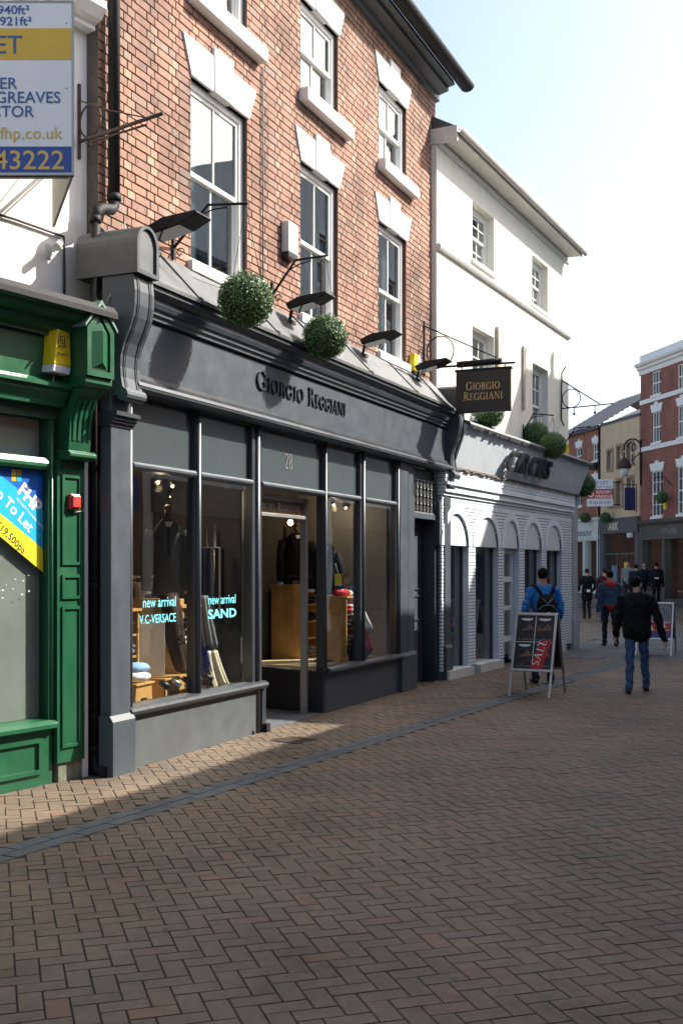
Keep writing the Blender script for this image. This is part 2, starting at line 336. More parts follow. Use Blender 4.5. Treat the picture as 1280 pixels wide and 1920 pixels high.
def glyph(m, ch, x, z, H, w0, w1):
    """roman capital with serifs, built from strokes; returns the advance"""
    T, t, sf = .125 * H, .045 * H, .075 * H
    def stem(cx, wd=T, z0=0, z1=1):
        m.box(x + cx - wd / 2, x + cx + wd / 2, w0, w1, z + z0 * H, z + z1 * H)
    def serif(cx, up, wd=T):
        zz = z + (H - t if up else 0); m.box(x + cx - wd / 2 - sf, x + cx + wd / 2 + sf, w0, w1 - .0005, zz, zz + t)
    if ch == 'I': stem(.20 * H); serif(.20 * H, 1); serif(.20 * H, 0); return .42 * H
    if ch == 'O': m.ring(ell(x + .46 * H, z + .5 * H, .45 * H, .52 * H), ell(x + .46 * H, z + .5 * H, .29 * H, .46 * H), w0, w1); return .96 * H
    if ch in 'GC':
        arcband(m, x + .46 * H, z + .5 * H, (.45 * H, .52 * H), (.29 * H, .46 * H), 42, 318, w0, w1, 24)
        if ch == 'G': stem(.76 * H, T, .03, .42); m.box(x + .60 * H, x + .92 * H, w0, w1 - .0005, z + .40 * H, z + .40 * H + t)
        m.box(x + .74 * H, x + .80 * H, w0, w1 - .0005, z + .70 * H, z + .98 * H); return .94 * H
    if ch == 'R':
        stem(.20 * H); serif(.20 * H, 1); serif(.20 * H, 0)
        arcband(m, x + .34 * H, z + .745 * H, (.33 * H, .255 * H), (.18 * H, .20 * H), -90, 90, w0, w1 - .0004)
        m.box(x + .2 * H, x + .35 * H, w0, w1 - .0008, z + .945 * H, z + H); m.box(x + .2 * H, x + .35 * H, w0, w1 - .0008, z + .49 * H, z + .545 * H)
        m.poly([(x + .34 * H, z + .52 * H), (x + .50 * H, z + .52 * H), (x + .86 * H, z), (x + .66 * H, z)], w0, w1 - .0012); return .84 * H
    if ch == 'E':
        stem(.20 * H)
        for q, L in ((0, .62), (.475, .52), (.945, .58)): m.box(x + .10 * H, x + L * H, w0, w1 - .0005, z + q * H, z + q * H + t)
        m.box(x + .57 * H, x + .62 * H, w0, w1 - .001, z, z + .2 * H); m.box(x + .53 * H, x + .58 * H, w0, w1 - .001, z + .82 * H, z + H); return .70 * H
    if ch == 'A':
        m.poly([(x + .06 * H, z), (x + .13 * H, z), (x + .47 * H, z + H), (x + .41 * H, z + H)], w0, w1)
        m.poly([(x + .62 * H, z), (x + .80 * H, z), (x + .50 * H, z + 1.02 * H), (x + .38 * H, z + 1.02 * H)], w0, w1 - .0006)
        m.box(x + .2 * H, x + .68 * H, w0, w1 - .001, z + .32 * H, z + .32 * H + t); m.box(x - .02 * H, x + .22 * H, w0, w1 - .0015, z, z + t); m.box(x + .55 * H, x + .9 * H, w0, w1 - .0015, z, z + t); return .90 * H
    if ch == 'N':
        stem(.15 * H, t); stem(.80 * H, t); m.poly([(x + .10 * H, z + H), (x + .28 * H, z + H), (x + .84 * H, z - .02 * H), (x + .74 * H, z - .02 * H)], w0, w1 - .0006)
        m.box(x, x + .3 * H, w0, w1 - .001, z + H - t, z + H); m.box(x + .04 * H, x + .27 * H, w0, w1 - .001, z, z + t); m.box(x + .67 * H, x + .93 * H, w0, w1 - .001, z + H - t, z + H); return .98 * H
    if ch == 'S':
        arcband(m, x + .30 * H, z + .74 * H, (.25 * H, .27 * H), (.15 * H, .20 * H), 30, 270, w0, w1); arcband(m, x + .30 * H, z + .26 * H, (.27 * H, .27 * H), (.15 * H, .20 * H), -150, 90, w0, w1 - .0005); return .62 * H
    if ch == 'L':
        stem(.20 * H); serif(.20 * H, 1); m.box(x + .08 * H, x + .62 * H, w0, w1 - .0005, z, z + t); m.box(x + .57 * H, x + .62 * H, w0, w1 - .001, z, z + .2 * H); return .66 * H
    if ch == '2':
        arcband(m, x + .26 * H, z + .74 * H, (.25 * H, .27 * H), (.14 * H, .21 * H), -40, 170, w0, w1); m.poly([(x + .36 * H, z + .62 * H), (x + .47 * H, z + .58 * H), (x + .12 * H, z + .07 * H), (x + .0 * H, z)], w0, w1 - .0005); m.box(x, x + .52 * H, w0, w1 - .001, z, z + .09 * H); return .60 * H
    if ch == '8':
        m.ring(ell(x + .26 * H, z + .745 * H, .21 * H, .26 * H), ell(x + .26 * H, z + .745 * H, .10 * H, .2 * H), w0, w1); m.ring(ell(x + .26 * H, z + .26 * H, .26 * H, .28 * H), ell(x + .26 * H, z + .26 * H, .13 * H, .21 * H), w0, w1 - .0006); return .58 * H
    return .4 * H
def serif_word(parent, word, s0, z, H, small, width, w0, w1, mat, name='letter'):
    """word with a tall first letter; each letter its own mesh; scaled to the given width"""
    adv = []; tot = 0
    for i, c in enumerate(word):
        mm = MB(); a = glyph(mm, c, 0, 0, H if i == 0 else small, 0, .01); adv.append(a + .05 * H); tot += a + .05 * H
    k = width / tot; x = s0
    for i, c in enumerate(word):
        mm = MB(); glyph(mm, c, 0, 0, H if i == 0 else small, w0, w1); o = mm.build(name, mat, parent); o.location = (x, 0, z); o.scale = (k, 1, 1); x += adv[i] * k
def walls_with_holes(m, s0, s1, z0, z1, holes, w0, w1):
    xs = sorted({s0, s1, *[h[0] for h in holes], *[h[1] for h in holes]}); zs = sorted({z0, z1, *[h[2] for h in holes], *[h[3] for h in holes]})
    xs = [x for x in xs if s0 <= x <= s1]; zs = [z for z in zs if z0 <= z <= z1]
    for i in range(len(xs) - 1):
        run = None
        for j in range(len(zs) - 1):
            cx, cz = (xs[i] + xs[i + 1]) / 2, (zs[j] + zs[j + 1]) / 2
            solid = not any(h[0] < cx < h[1] and h[2] < cz < h[3] for h in holes)
            if solid and run is None: run = zs[j]
            if run is not None and (not solid): m.box(xs[i], xs[i + 1], w0, w1, run, zs[j]); run = None
        if run is not None: m.box(xs[i], xs[i + 1], w0, w1, run, zs[-1])
    return m
# ------------------------------------------------------------------ ground, paving, gutter strip
def gz(Y): return max(0.0, min(.5, (Y - 36) * .0235))
def ground_sheet(name, xs, ys, dz, mat):
    v = [(x, y, gz(y) + dz) for y in ys for x in xs]; n = len(xs)
    f = [(j * n + i, j * n + i + 1, (j + 1) * n + i + 1, (j + 1) * n + i) for j in range(len(ys) - 1) for i in range(n - 1)]
    me = bpy.data.meshes.new(name); me.from_pydata(v, [], f); me.materials.append(mat); me.update()
    o = bpy.data.objects.new(name, me); COL.objects.link(o); o['kind'] = 'structure'; return o
ground_sheet('ground', [-1500, -60, -20, 0, 20, 60, 1500], [-600, -20, 0, 20, 36, 40, 44, 48, 52, 57.3, 80, 200, 2500], -.016, far_ground)
paving = ground_sheet('street_paving', [-9, -3, 3, 9, 16, 24], [-6, 0, 10, 20, 30, 36, 40, 44, 48], -.011, joint_sand)
paving['label'] = 'brown block paving laid in herringbone along the street'
U = .1025
def herring():
    a = np.array([math.cos(.302), math.sin(.302)]); b = np.array([-a[1], a[0]])
    I, J = np.meshgrid(np.arange(-160, 560), np.arange(-160, 560)); mcls = (I + J) % 4
    out = []
    for cls, ext in ((0, (2, 1)), (2, (1, 2))):
        i = I[mcls == cls]; j = J[mcls == cls]
        c = (i + ext[0] / 2)[:, None] * a * U + (j + ext[1] / 2)[:, None] * b * U
        out.append((c, np.full(len(c), ext[0]), np.full(len(c), ext[1])))
    C = np.concatenate([o[0] for o in out]); EX = np.concatenate([o[1] for o in out]); EY = np.concatenate([o[2] for o in out])
    x, y = C[:, 0], C[:, 1]
    s = (x - FM.O.x) * FM.u.x + (y - FM.O.y) * FM.u.y; w = (x - FM.O.x) * FM.n.x + (y - FM.O.y) * FM.n.y
    sg = (x - FG.O.x) * FG.n.x + (y - FG.O.y) * FG.n.y; sc = (x - FC.O.x) * FC.n.x + (y - FC.O.y) * FC.n.y
    scs = (x - FC.O.x) * FC.u.x + (y - FC.O.y) * FC.u.y
    keep = (y > 2.6) & (y < 44) & (x < .305 * y + 2.2) & (x > -.33 * y - 1.6)
    keep &= ~((s > .1) & (s < 9.3) & (w < -.12) & ~((s > 2.8) & (s < 4.5) & (w > -.35)))
    keep &= ~((s <= .1) & (sg < -.12)) & ~((s >= 9.3) & (scs < 8) & (sc < -.1))
    wo = 1.2 + .07 * s
    keep &= ~((w > wo - .25) & (w < wo - .02) & (s < 17))
    slab = (y > 21.6 + .05 * x) & (y < 31.0) & (w > .2 + .0 * s)
    keep &= ~slab
    return C[keep], EX[keep], EY[keep], a, b
C_, EX_, EY_, ax_, bx_ = herring()
def piece_arrays(C, ex, ey, a, b, unit, joint, ch, zj, tilt):
    n = len(C); hx = (ex * unit - joint) / 2; hy = (ey * unit - joint) / 2
    V = np.zeros((n, 8, 3)); dz = np.random.uniform(-zj, zj, n); tx = np.random.uniform(-tilt, tilt, n); ty = np.random.uniform(-tilt, tilt, n)
    gzz = np.clip((C[:, 1] - 36) * .0235, 0, .5)
    for k, (sx, sy) in enumerate(((-1, -1), (1, -1), (1, 1), (-1, 1))):
        for lv, (ins, zz) in enumerate(((ch, 0.0), (0, -.012))):
            px = sx * (hx - ins); py = sy * (hy - ins)
            V[:, k + 4 * lv, :2] = C + px[:, None] * a + py[:, None] * b
            V[:, k + 4 * lv, 2] = gzz + zz + dz + (tx * px + ty * py) * (1 if lv == 0 else 0)
    return V
QF = np.array([(0, 1, 2, 3), (4, 5, 1, 0), (5, 6, 2, 1), (6, 7, 3, 2), (7, 4, 0, 3)])
def quads_mesh(name, V, mat, faces=QF):
    n, k = V.shape[:2]; me = bpy.data.meshes.new(name)
    F = (faces[None] + (np.arange(n) * k)[:, None, None]).reshape(-1, 4)
    me.vertices.add(n * k); me.vertices.foreach_set('co', V.reshape(-1).astype(np.float32))
    me.loops.add(F.size); me.loops.foreach_set('vertex_index', F.reshape(-1).astype(np.int32))
    me.polygons.add(len(F)); me.polygons.foreach_set('loop_start', (np.arange(len(F)) * 4).astype(np.int32))
    me.polygons.foreach_set('use_smooth', np.zeros(len(F), bool)); me.update(calc_edges=True); me.validate(); me.materials.append(mat); return me
d2 = C_[:, 0] ** 2 + (C_[:, 1]) ** 2
inview = (C_[:, 1] > 4.25) & (np.abs(C_[:, 0] / C_[:, 1]) < .30)
order = np.argsort(np.where(inview, d2, 1e9)); near = order[:300]; rest = np.setdiff1d(np.arange(len(C_)), near)
pm = {}
for ex, ey in ((2, 1), (1, 2)):
    V = piece_arrays(np.zeros((1, 2)), np.array([ex]), np.array([ey]), ax_, bx_, U, .0038, .003, 0, 0)
    pm[(ex, ey)] = quads_mesh('paver', V, paver_one)
for i in near:
    o = link('paver', pm[(int(EX_[i]), int(EY_[i]))], paving, (C_[i, 0], C_[i, 1], random.uniform(-.0012, .0012)), (random.uniform(-.008, .008), random.uniform(-.008, .008), random.uniform(-.006, .006)))
o = link('paver_field', quads_mesh('paver_field', piece_arrays(C_[rest], EX_[rest], EY_[rest], ax_, bx_, U, .0038, .003, .0016, .012), paver_many), paving); o['kind'] = 'stuff'
# pale slabs across the junction
sl = []
for j in range(24):
    for i in range(60):
        sl.append((-4 + i * .45 + (j % 2) * .22, 21.7 + j * .4))
sl = np.array(sl); wv = (sl[:, 0] - FM.O.x) * FM.n.x + (sl[:, 1] - FM.O.y) * FM.n.y
sl = sl[(wv > .15) & (sl[:, 1] > 21.7 + .05 * sl[:, 0])]
V = piece_arrays(sl, np.full(len(sl), 1.0), np.full(len(sl), .89), np.array([1., 0]), np.array([0, 1.]), .45, .006, .003, .0012, .006)
jn = MB(); o = link('junction_slabs', quads_mesh('junction_slabs', V, slab_many), paving); o['kind'] = 'stuff'
# gutter strip of grey setts, two rows
strip = thing('gutter_strip', 'dark grey gutter strip of two sett rows between the paving fields', None, FM); strip['kind'] = 'structure'
sm_ = MB(); sm_.prof([(-.147, -.012), (-.143, .002), (-.139, .004), (.139, .004), (.143, .002), (.147, -.012)], 0, .5)
L_ = .315; rowm = MB(); rowm.add([(-L_ / 2 + .003, -.058, .004), (L_ / 2 - .003, -.058, .004), (L_ / 2 - .003, .058, .004), (-L_ / 2 + .003, .058, .004),
    (-L_ / 2, -.062, -.012), (L_ / 2, -.062, -.012), (L_ / 2, .062, -.012), (-L_ / 2, .062, -.012)], [tuple(q) for q in QF.tolist()])
sett_me = rowm.mesh('sett', sett_one)
for r in range(2):
    for k in range(62):
        S = -4.2 + (k + .5 * r) * (L_ + .006); W = 1.2 + .07 * S - .065 - .128 * r
        link('sett', sett_me, strip, (S, -W, random.uniform(-.0015, .0015)), (random.uniform(-.006, .006), random.uniform(-.004, .004), -.07 + random.uniform(-.006, .006)))
# iron grating let into the paving
t = thing('drain_grating', 'small square iron drain grating set in paving beside the doorway', 'drain', FM, (2.43, .52, -.004), turn=-.3)
m = MB(); m.ring([(-.17, -.17), (.17, -.17), (.17, .17), (-.17, .17)], [(-.14, -.14), (.14, -.14), (.14, .14), (-.14, .14)], 0, .012)
fr = m.build('frame', rusty_iron, t); fr.rotation_euler = (R(-90), 0, 0)
for k in range(9):
    MB().box(-.14, .14, -.135 + k * .031, -.118 + k * .031, 0, .008).build('bar', rusty_iron, t)
MB().box(-.14, .14, -.14, .14, -.01, .001).build('pit', rusty_iron, t)
# ------------------------------------------------------------------ bricks in a bond, cut round openings
def bond(s0, s1, z0, z1, holes, course=.083, stretch=.25, head=.127, joint=.008):
    out = []; k = 0; z = z0
    while z < z1 - .02:
        zt = min(z + course - joint, z1); x = s0 - (0 if k % 2 else .19) - .0; h = k % 2
        while x < s1:
            L = head if h else stretch; a, b = x, x + L - joint; x += L; h = 1 - h
            a, b = max(a, s0), min(b, s1)
            if b - a < .02: continue
            segs = [(a, b)]
            for hs0, hs1, hz0, hz1 in holes:
                if zt > hz0 + .02 and z < hz1 - .02:
                    ns = []
                    for p, q in segs:
                        if q <= hs0 or p >= hs1: ns.append((p, q)); continue
                        if p < hs0: ns.append((p, hs0))
                        if q > hs1: ns.append((hs1, q))
                    segs = ns
            for p, q in segs:
                if q - p > .018: out.append((p, q, z, zt))
        z += course; k += 1
    return out
def brick_verts(B, w, depth=.03, ch=.004, jit=.0025):
    n = len(B); V = np.zeros((n, 8, 3)); d = np.random.uniform(-jit, jit, n)
    for k, (i, j) in enumerate(((0, 2), (1, 2), (1, 3), (0, 3))):
        cs = np.where(i == 0, 1, -1); cz = 1 if j == 2 else -1
        V[:, k, 0] = B[:, i] + cs * ch; V[:, k, 1] = -(w + d); V[:, k, 2] = B[:, j] + cz * ch
        V[:, k + 4, 0] = B[:, i]; V[:, k + 4, 1] = -(w - depth); V[:, k + 4, 2] = B[:, j]
    return V
def lay_bricks(parent, frame, B, w, n_single=300, one=None, many=None, near_to=None):
    B = np.array(B); mid = (B[:, 0] + B[:, 1]) / 2; zc = (B[:, 2] + B[:, 3]) / 2
    P = np.array([[*frame.P(m_, w, z_)] for m_, z_ in zip(mid, zc)])
    px = P[:, 0] / P[:, 1]; pz = (P[:, 2] - 1.75) / P[:, 1]
    size = (B[:, 1] - B[:, 0]) / P[:, 1]
    vis = (np.abs(px) < .302) & (pz < .503)
    order = np.argsort(np.where(vis, -size / 1.0, 9)); single = order[:n_single] if n_single else []; rest = np.setdiff1d(np.arange(len(B)), single)
    cache = {}
    for i in single:
        L = round(float(B[i, 1] - B[i, 0]), 3); H = round(float(B[i, 3] - B[i, 2]), 3)
        if (L, H) not in cache: cache[(L, H)] = quads_mesh('brick', brick_verts(np.array([[-L / 2, L / 2, -H / 2, H / 2]]), 0, jit=0), one if L > .14 else header_one)
        link('brick', cache[(L, H)], parent, (mid[i], -(w + random.uniform(-.0025, .0025)), zc[i]))
    ln = B[rest, 1] - B[rest, 0]
    for nm, sel, mt in (('stretcher_brickwork', ln > .14, many), ('header_brickwork', ln <= .14, header_many)):
        o = link(nm, quads_mesh(nm, brick_verts(B[rest][sel], w), mt), parent); o['kind'] = 'stuff'
# ------------------------------------------------------------------ a sash window (part > sub-parts)
def sash(parent, s0, s1, z0, z1, w, room=True, bars=1, frame_mat=None, horns=True, cols=None, rows=1, depth=.11):
    fm = frame_mat or white_paint
    m = MB(); fw = .075
    m.box(s0, s0 + fw, w - .09, w, z0, z1); m.box(s1 - fw, s1, w - .09, w, z0, z1); m.box(s0 + fw, s1 - fw, w - .09, w - .002, z1 - fw, z1); m.box(s0 + fw, s1 - fw, w - .09, w + .02, z0, z0 + .05)
    win = m.build('window', fm, parent)
    zm = (z0 + z1) / 2; a, b = s0 + fw, s1 - fw
    for nm, q0, q1, ww in (('upper_sash', zm - .02, z1 - fw, w - .02), ('lower_sash', z0 + .05, zm + .02, w - .055)):
        m = MB(); st = .045
        m.box(a, a + st, ww - .03, ww, q0, q1); m.box(b - st, b, ww - .03, ww, q0, q1); m.box(a + st, b - st, ww - .03, ww - .001, q0, q0 + .045); m.box(a + st, b - st, ww - .03, ww - .001, q1 - .045, q1)
        nb = cols or 2
        for k in range(1, nb):
            c = a + (b - a) * k / nb; m.box(c - .011, c + .011, ww - .028, ww - .003, q0 + .045, q1 - .045)
        for k in range(1, rows):
            c = q0 + (q1 - q0) * k / rows; m.box(a + st, b - st, ww - .027, ww - .004, c - .011, c + .011)
        m.build(nm, fm, win)
        MB().box(a + st - .005, b - st + .005, ww - .018, ww - .014, q0 + .04, q1 - .04).build('pane', sash_glass, win)
    if room:
        m = MB(); d = 1.6
        m.box(s0 - .3, s1 + .3, w - .12 - d - .02, w - .12 - d, z0 - .3, z1 + .3); m.box(s0 - .32, s0 - .3, w - .12 - d, w - .13, z0 - .3, z1 + .3); m.box(s1 + .3, s1 + .32, w - .12 - d, w - .13, z0 - .3, z1 + .3)
        m.box(s0 - .3, s1 + .3, w - .12 - d, w - .13, z0 - .32, z0 - .3); m.box(s0 - .3, s1 + .3, w - .12 - d, w - .13, z1 + .3, z1 + .32)
        m.build('room', room_grey, win)
    return win

# ------------------------------------------------------------------ the brick building with the grey shopfront
H = thing('brick_shop_building', 'three-storey orange brick building with white stone lintels above a dark grey shopfront', 'building', FM)
WZ = -.30
WINS = [(1.78, 2.96), (4.31, 5.43), (6.86, 7.98)]
op = [(a, b, 4.78, 6.66) for a, b in WINS] + [(a, b, 7.52, 8.64) for a, b in WINS]
m = MB(); walls_with_holes(m, .25, 9.36, 4.3, 9.62, op, -.62, WZ - .011)
wall = m.build('brick_wall', mortar, H)
B = bond(.25, 9.36, 4.45, 9.33, op)
lay_bricks(wall, FM, B, WZ, 300, brick_one, brick_many)
for a, b, c, d in op:
    for q0, q1 in ((a - .003, a), (b, b + .003)): MB().box(q0, q1, -.45, WZ + .001, c, d).build('reveal', brick_side, wall)
m = MB(); m.box(.25, 9.36, -8, -7.8, 0, 9.6); m.box(9.30, 9.36, -7.8, -.63, 4.3, 9.6); m.box(.25, .31, -7.8, -.63, 4.3, 9.6); m.build('rear_wall', brick_side, H)
for i, (a, b, c, d) in enumerate(op):
    w_ = sash(H, a, b, c + (.0 if i > 2 else .03), d, WZ - .055)
    dx = .165; cx = (a + b) / 2 + .03; zt = d + .365
    pl = [(a - .005, d), (b + .03, d), (b + .19, zt), (cx + .2, zt)]
    lt = MB().poly([(a - .005, d), (cx - .19, d), (cx - .19, zt), (a - dx, zt)], -.42, WZ + .02).build('lintel', white_paint, H, .006)
    MB().poly([(cx + .192, d), (b + .03, d), (b + .19, zt), (cx + .21, zt)], -.42, WZ + .02).build('stone', white_paint, lt, .006)
    MB().poly([(cx - .187, d - .004), (cx + .188, d - .004), (cx + .206, zt + .09), (cx - .195, zt + .09)], -.42, WZ + .035).build('keystone', white_paint, lt, .006)
    if i > 2:
        MB().box(a - .03, b + .28, -.42, WZ + .12, c - .16, c).build('sill', white_paint, H, .01)
    else:
        MB().box(a - .06, b + .06, -.42, WZ + .06, c - .08, c + .03).build('sill', white_paint, H, .008)
# net curtain or blind glimpsed behind some panes
for a, b, z0, z1 in ((1.9, 2.25, 4.9, 6.5), (4.4, 4.7, 4.9, 6.5), (7.55, 7.9, 4.9, 6.5), (7.4, 7.9, 7.6, 8.5)):
    m = MB(); n = 14
    m.add([(a + (b - a) * i / n, .52 + .02 * (i % 2), z) for z in (z0, z1) for i in range(n + 1)], [(i, i + 1, n + 2 + i, n + 1 + i) for i in range(n)], True)
    m.build('curtain', grey_cloth, H, recalc=False)
# eaves: dark timber fascia, cornice and gutter, slate roof
m = MB(); m.prof([(WZ - .02, 9.28), (WZ + .05, 9.30), (WZ + .05, 9.40), (WZ + .20, 9.44), (WZ + .20, 9.50), (WZ + .30, 9.52), (WZ + .30, 9.56), (WZ - .02, 9.56)], .2, 9.42)
eav = m.build('eaves_cornice', grey_dark, H)
gpts = [(WZ + .30 + .12 * (1 - math.cos(R(a))) - .0, 9.60 - .10 * math.sin(R(a))) for a in range(0, 181, 20)]
gin = [(WZ + .312 + .108 * (1 - math.cos(R(a))), 9.60 - .088 * math.sin(R(a))) for a in range(0, 181, 20)]
MB().prof(gpts + gin[::-1], .15, 9.72).build('gutter', black_iron, eav)
m = MB(); m.add([(.2, .02, 9.6), (9.45, .02, 9.6), (9.45, 4.2, 12.0), (.2, 4.2, 12.0), (.2, 8.0, 9.6), (9.45, 8.0, 9.6)], [(0, 1, 2, 3), (3, 2, 5, 4)]); m.build('roof', slate, H, recalc=False)
m = MB(); m.poly([(.26, 9.5), (.30, 9.5), (.30, 12), (.26, 12)], -4.3, -4.1); m.build('gable', brick_side, H)

# shopfront: lead flat, cornice, fascia, mouldings
MB().prof([(-.31, 4.45), (-.31, 4.74), (-.26, 4.70), (.165, 4.255), (.195, 4.24), (.195, 4.205), (.0, 4.21), (-.28, 4.42)], .26, 9.02).build('lead_roof', lead, H)
for S in (1.15, 2.75, 4.05, 5.4, 7.1, 8.4):
    MB().prof([(-.29, 4.725), (-.27, 4.735), (.165, 4.275), (.203, 4.255), (.203, 4.22), (.18, 4.23), (.15, 4.262)], S, S + .03).build('lead_seam', lead, H)
MB().prof([(-.10, 3.93), (.035, 3.955), (.035, 3.985), (.06, 4.0), (.06, 4.035), (.085, 4.045), (.105, 4.085), (.105, 4.125), (.145, 4.14), (.17, 4.165), (.17, 4.20), (-.10, 4.20)], .26, 9.02).build('cornice', grey_paint, H)
MB().box(.26, 9.02, -.10, 0.0, 3.43, 3.93).build('fascia', grey_paint, H)
MB().prof([(-.1, 3.43), (.03, 3.435), (.035, 3.40), (.06, 3.395), (.06, 3.365), (.10, 3.355), (.11, 3.325), (.10, 3.315), (.03, 3.31), (.03, 3.262), (-.1, 3.262)], .26, 9.02).build('architrave', grey_dark, H)
MB().prof([(.03, 3.312), (.108, 3.318), (.104, 3.30), (.034, 3.275)], .27, 9.01).build('moulding', grey_paint, H)
# raised lettering on the fascia
lt = MB().box(2.585, 2.59, -.02, -.01, 3.7, 3.71).build('lettering', grey_dark, H)
serif_word(lt, 'GIORGIO', 2.60, 3.645, .20, .15, 1.16, .004, .022, grey_dark)
serif_word(lt, 'REGGIANI', 3.87, 3.645, .20, .15, 1.10, .004, .022, grey_dark)
# console brackets with barrel caps, pilasters
def console(s0, s1, name):
    pr = [(-.1, 4.21), (.21, 4.21), (.225, 4.08), (.222, 3.96), (.205, 3.86), (.165, 3.75), (.115, 3.65), (.085, 3.55), (.078, 3.45), (.085, 3.36), (.10, 3.28)]
    roll = [(.10 + .052 * math.cos(R(a)), 3.215 + .055 * math.sin(R(a))) for a in range(80, -200, -28)]
    c = MB().prof(pr + roll + [(-.1, 3.20)], s0, s1, False).build('console', grey_paint, H)
    for k in (.16, .24, .76, .84):
        q = s0 + (s1 - s0) * k; off = [(w + .008, z) for w, z in pr[1:]]
        MB().prof(off + [(w - .02, z) for w, z in pr[1:]][::-1], q - .006, q + .006).build('fillet', grey_paint, c)
    cx = (s0 + s1) / 2; hw = (s1 - s0) / 2 + .02
    o = [(cx - hw, 4.215), (cx + hw, 4.215), (cx + hw, 4.47)] + [(cx + hw * math.cos(R(a)), 4.47 + hw * math.sin(R(a))) for a in range(15, 180, 15)] + [(cx - hw, 4.47)]
    cap = MB().poly(o, -.36, .235).build('barrel_cap', lead, c)
    ri = [(cx + (x - cx) * .76, 4.25 + (z - 4.215) * .86) for x, z in o]
    MB().ring(o, ri, .235, .262).build('cap_rim', grey_paint, cap)
    MB().poly([(cx + (x - cx) * .75, 4.25 + (z - 4.215) * .85) for x, z in o], .2, .24).build('cap_face', grey_riser, cap)
    return c
console(.02, .31, 'left'); console(8.98, 9.26, 'right')
def pilaster(s0, s1, w, base_h, cap=True, back=-.35):
    p = MB().box(s0, s1, back, w, 0, 3.26).build('pilaster', grey_paint, H, .006)
    MB().prof([(back + .001, 0.0), (w + .035, 0.0), (w + .035, base_h), (w + .002, base_h + .05), (back + .001, base_h + .05)], s0 - .02, s1 + .02).build('plinth', grey_paint, p)
    if cap:
        MB().prof([(back + .001, 2.95), (w + .012, 2.95), (w + .012, 2.975), (w + .035, 2.98), (w + .035, 3.0), (w + .055, 3.005), (w + .055, 3.03), (w + .08, 3.035), (w + .08, 3.07), (back + .001, 3.07)], s0 - .03, s1 + .03).build('capital', grey_dark, p)
    return p
pilaster(.0, .29, 0, .46, True, -.11); pilaster(7.02, 7.34, -.03, .50, False); pilaster(7.40, 7.66, -.05, .50, False); pilaster(8.93, 9.22, 0, .5)
# glazing bars and transom
GW = -.09
for a, b in ((1.465, 1.555), (2.62, 2.84), (4.455, 4.52), (5.60, 5.77), (6.90, 7.02), (.29, .40)):
    z0 = 0.0 if a == 2.62 else .5
    mu = MB().box(a, b, -.16, -.055, z0, 3.262).build('mullion', grey_dark, H, .006)
    MB().prof([(-.16, 0), (-.04, 0), (-.03, .02), (-.03, .03), (-.05, .05), (-.16, .05)], 0, .01).build('mullion_foot', grey_dark, mu).location = (a, 0, z0)
    c = (a + b) / 2; MB().tube([(c, -.05, z0), (c, -.05, 3.262)], min(.028, (b - a) * .3), 8).build('bead', grey_paint, mu)
for a, b in ((.40, 1.465), (1.555, 2.62), (2.84, 4.455), (4.52, 5.60), (5.77, 6.90)):
    tr = MB().prof([(-.15, 2.62), (-.05, 2.625), (-.035, 2.645), (-.035, 2.665), (-.05, 2.685), (-.15, 2.69)], a, b).build('transom', grey_paint, H)
    MB().box(a, b, -.115, -.105, 2.69, 3.262).build('upper_light', grey_panel, H)
    if a != 2.84: MB().box(a, b, -.10, -.092, .5, 2.62).build('pane', shop_glass, H)
n28 = MB().box(3.50, 3.505, -.12, -.11, 2.9, 2.95).build('house_number', alu_dull, H)
serif_word(n28, '28', 3.49, 2.88, .17, .17, .20, -.104, -.098, alu_dull, 'numeral')
# stall risers and sills
for a, b, d_ in ((.29, 2.80, 1), (4.50, 7.02, 0)):
    MB().box(a, b, -.16, -.05, .0, .46).build('stall_riser', grey_riser if d_ else grey_paint, H)
    MB().prof([(-.18, .455), (-.05, .455), (-.02, .465), (.012, .485), (.02, .51), (.008, .535), (-.03, .55), (-.18, .555)], a - .0, b + (.06 if d_ else 0)).build('sill', grey_dark, H)
MB().box(2.80, 2.89, -.2, -.03, 0, .46).build('door_post', grey_dark, H, .006); MB().box(2.81, 2.90, -.06, .02, 0, .09).build('post_foot', black_iron, H, .006)
# doorway: aluminium frame, header with reversed name, returns, threshold
dr = MB().box(4.30, 4.36, -.30, -.22, .0, 2.585).box(2.84, 2.90, -.30, -.22, 0, 2.585).box(2.90, 4.30, -.30, -.222, 2.53, 2.585).box(2.90, 4.30, -.30, -.222, 2.335, 2.375).build('door_frame', alu_dull, H, .004)
MB().box(2.90, 4.30, -.275, -.262, 2.375, 2.53).build('door_header', wood_dark, dr)
serif_word(dr, 'GIORGIO', 2.98, 2.415, .085, .07, .56, -.262, -.255, alu, 'letter'); serif_word(dr, 'REGGIANI', 3.62, 2.415, .085, .07, .60, -.262, -.255, alu, 'letter')
MB().box(2.84, 4.5, -1.6, -.05, -.002, .012).build('threshold', slate, H)
rp = MB(); rp.add([(4.44, .06, 0), (4.86, 1.2, 0), (4.94, 1.17, 0), (4.52, .05, 0), (4.44, .06, .5), (4.86, 1.2, .5), (4.94, 1.17, .5), (4.52, .05, .5)], [(0, 3, 2, 1), (4, 5, 6, 7), (0, 1, 5, 4), (1, 2, 6, 5), (2, 3, 7, 6), (3, 0, 4, 7)]); rp.build('door_return', grey_dark, H)
rg = MB(); rg.add([(4.47, .10, .5), (4.88, 1.19, .5), (4.88, 1.19, 2.6), (4.47, .10, 2.6)], [(0, 1, 2, 3)]); rg.build('return_pane', shop_glass, H, recalc=False)
MB().prof([(-1.28, .48), (-1.2, .48), (-1.2, .56), (-1.28, .56)], 2.84, 4.9).build('inner_sill', grey_paint, H)
MB().box(2.84, 2.86, -1.2, -.32, 0.012, 2.6).build('left_return', interior, H)
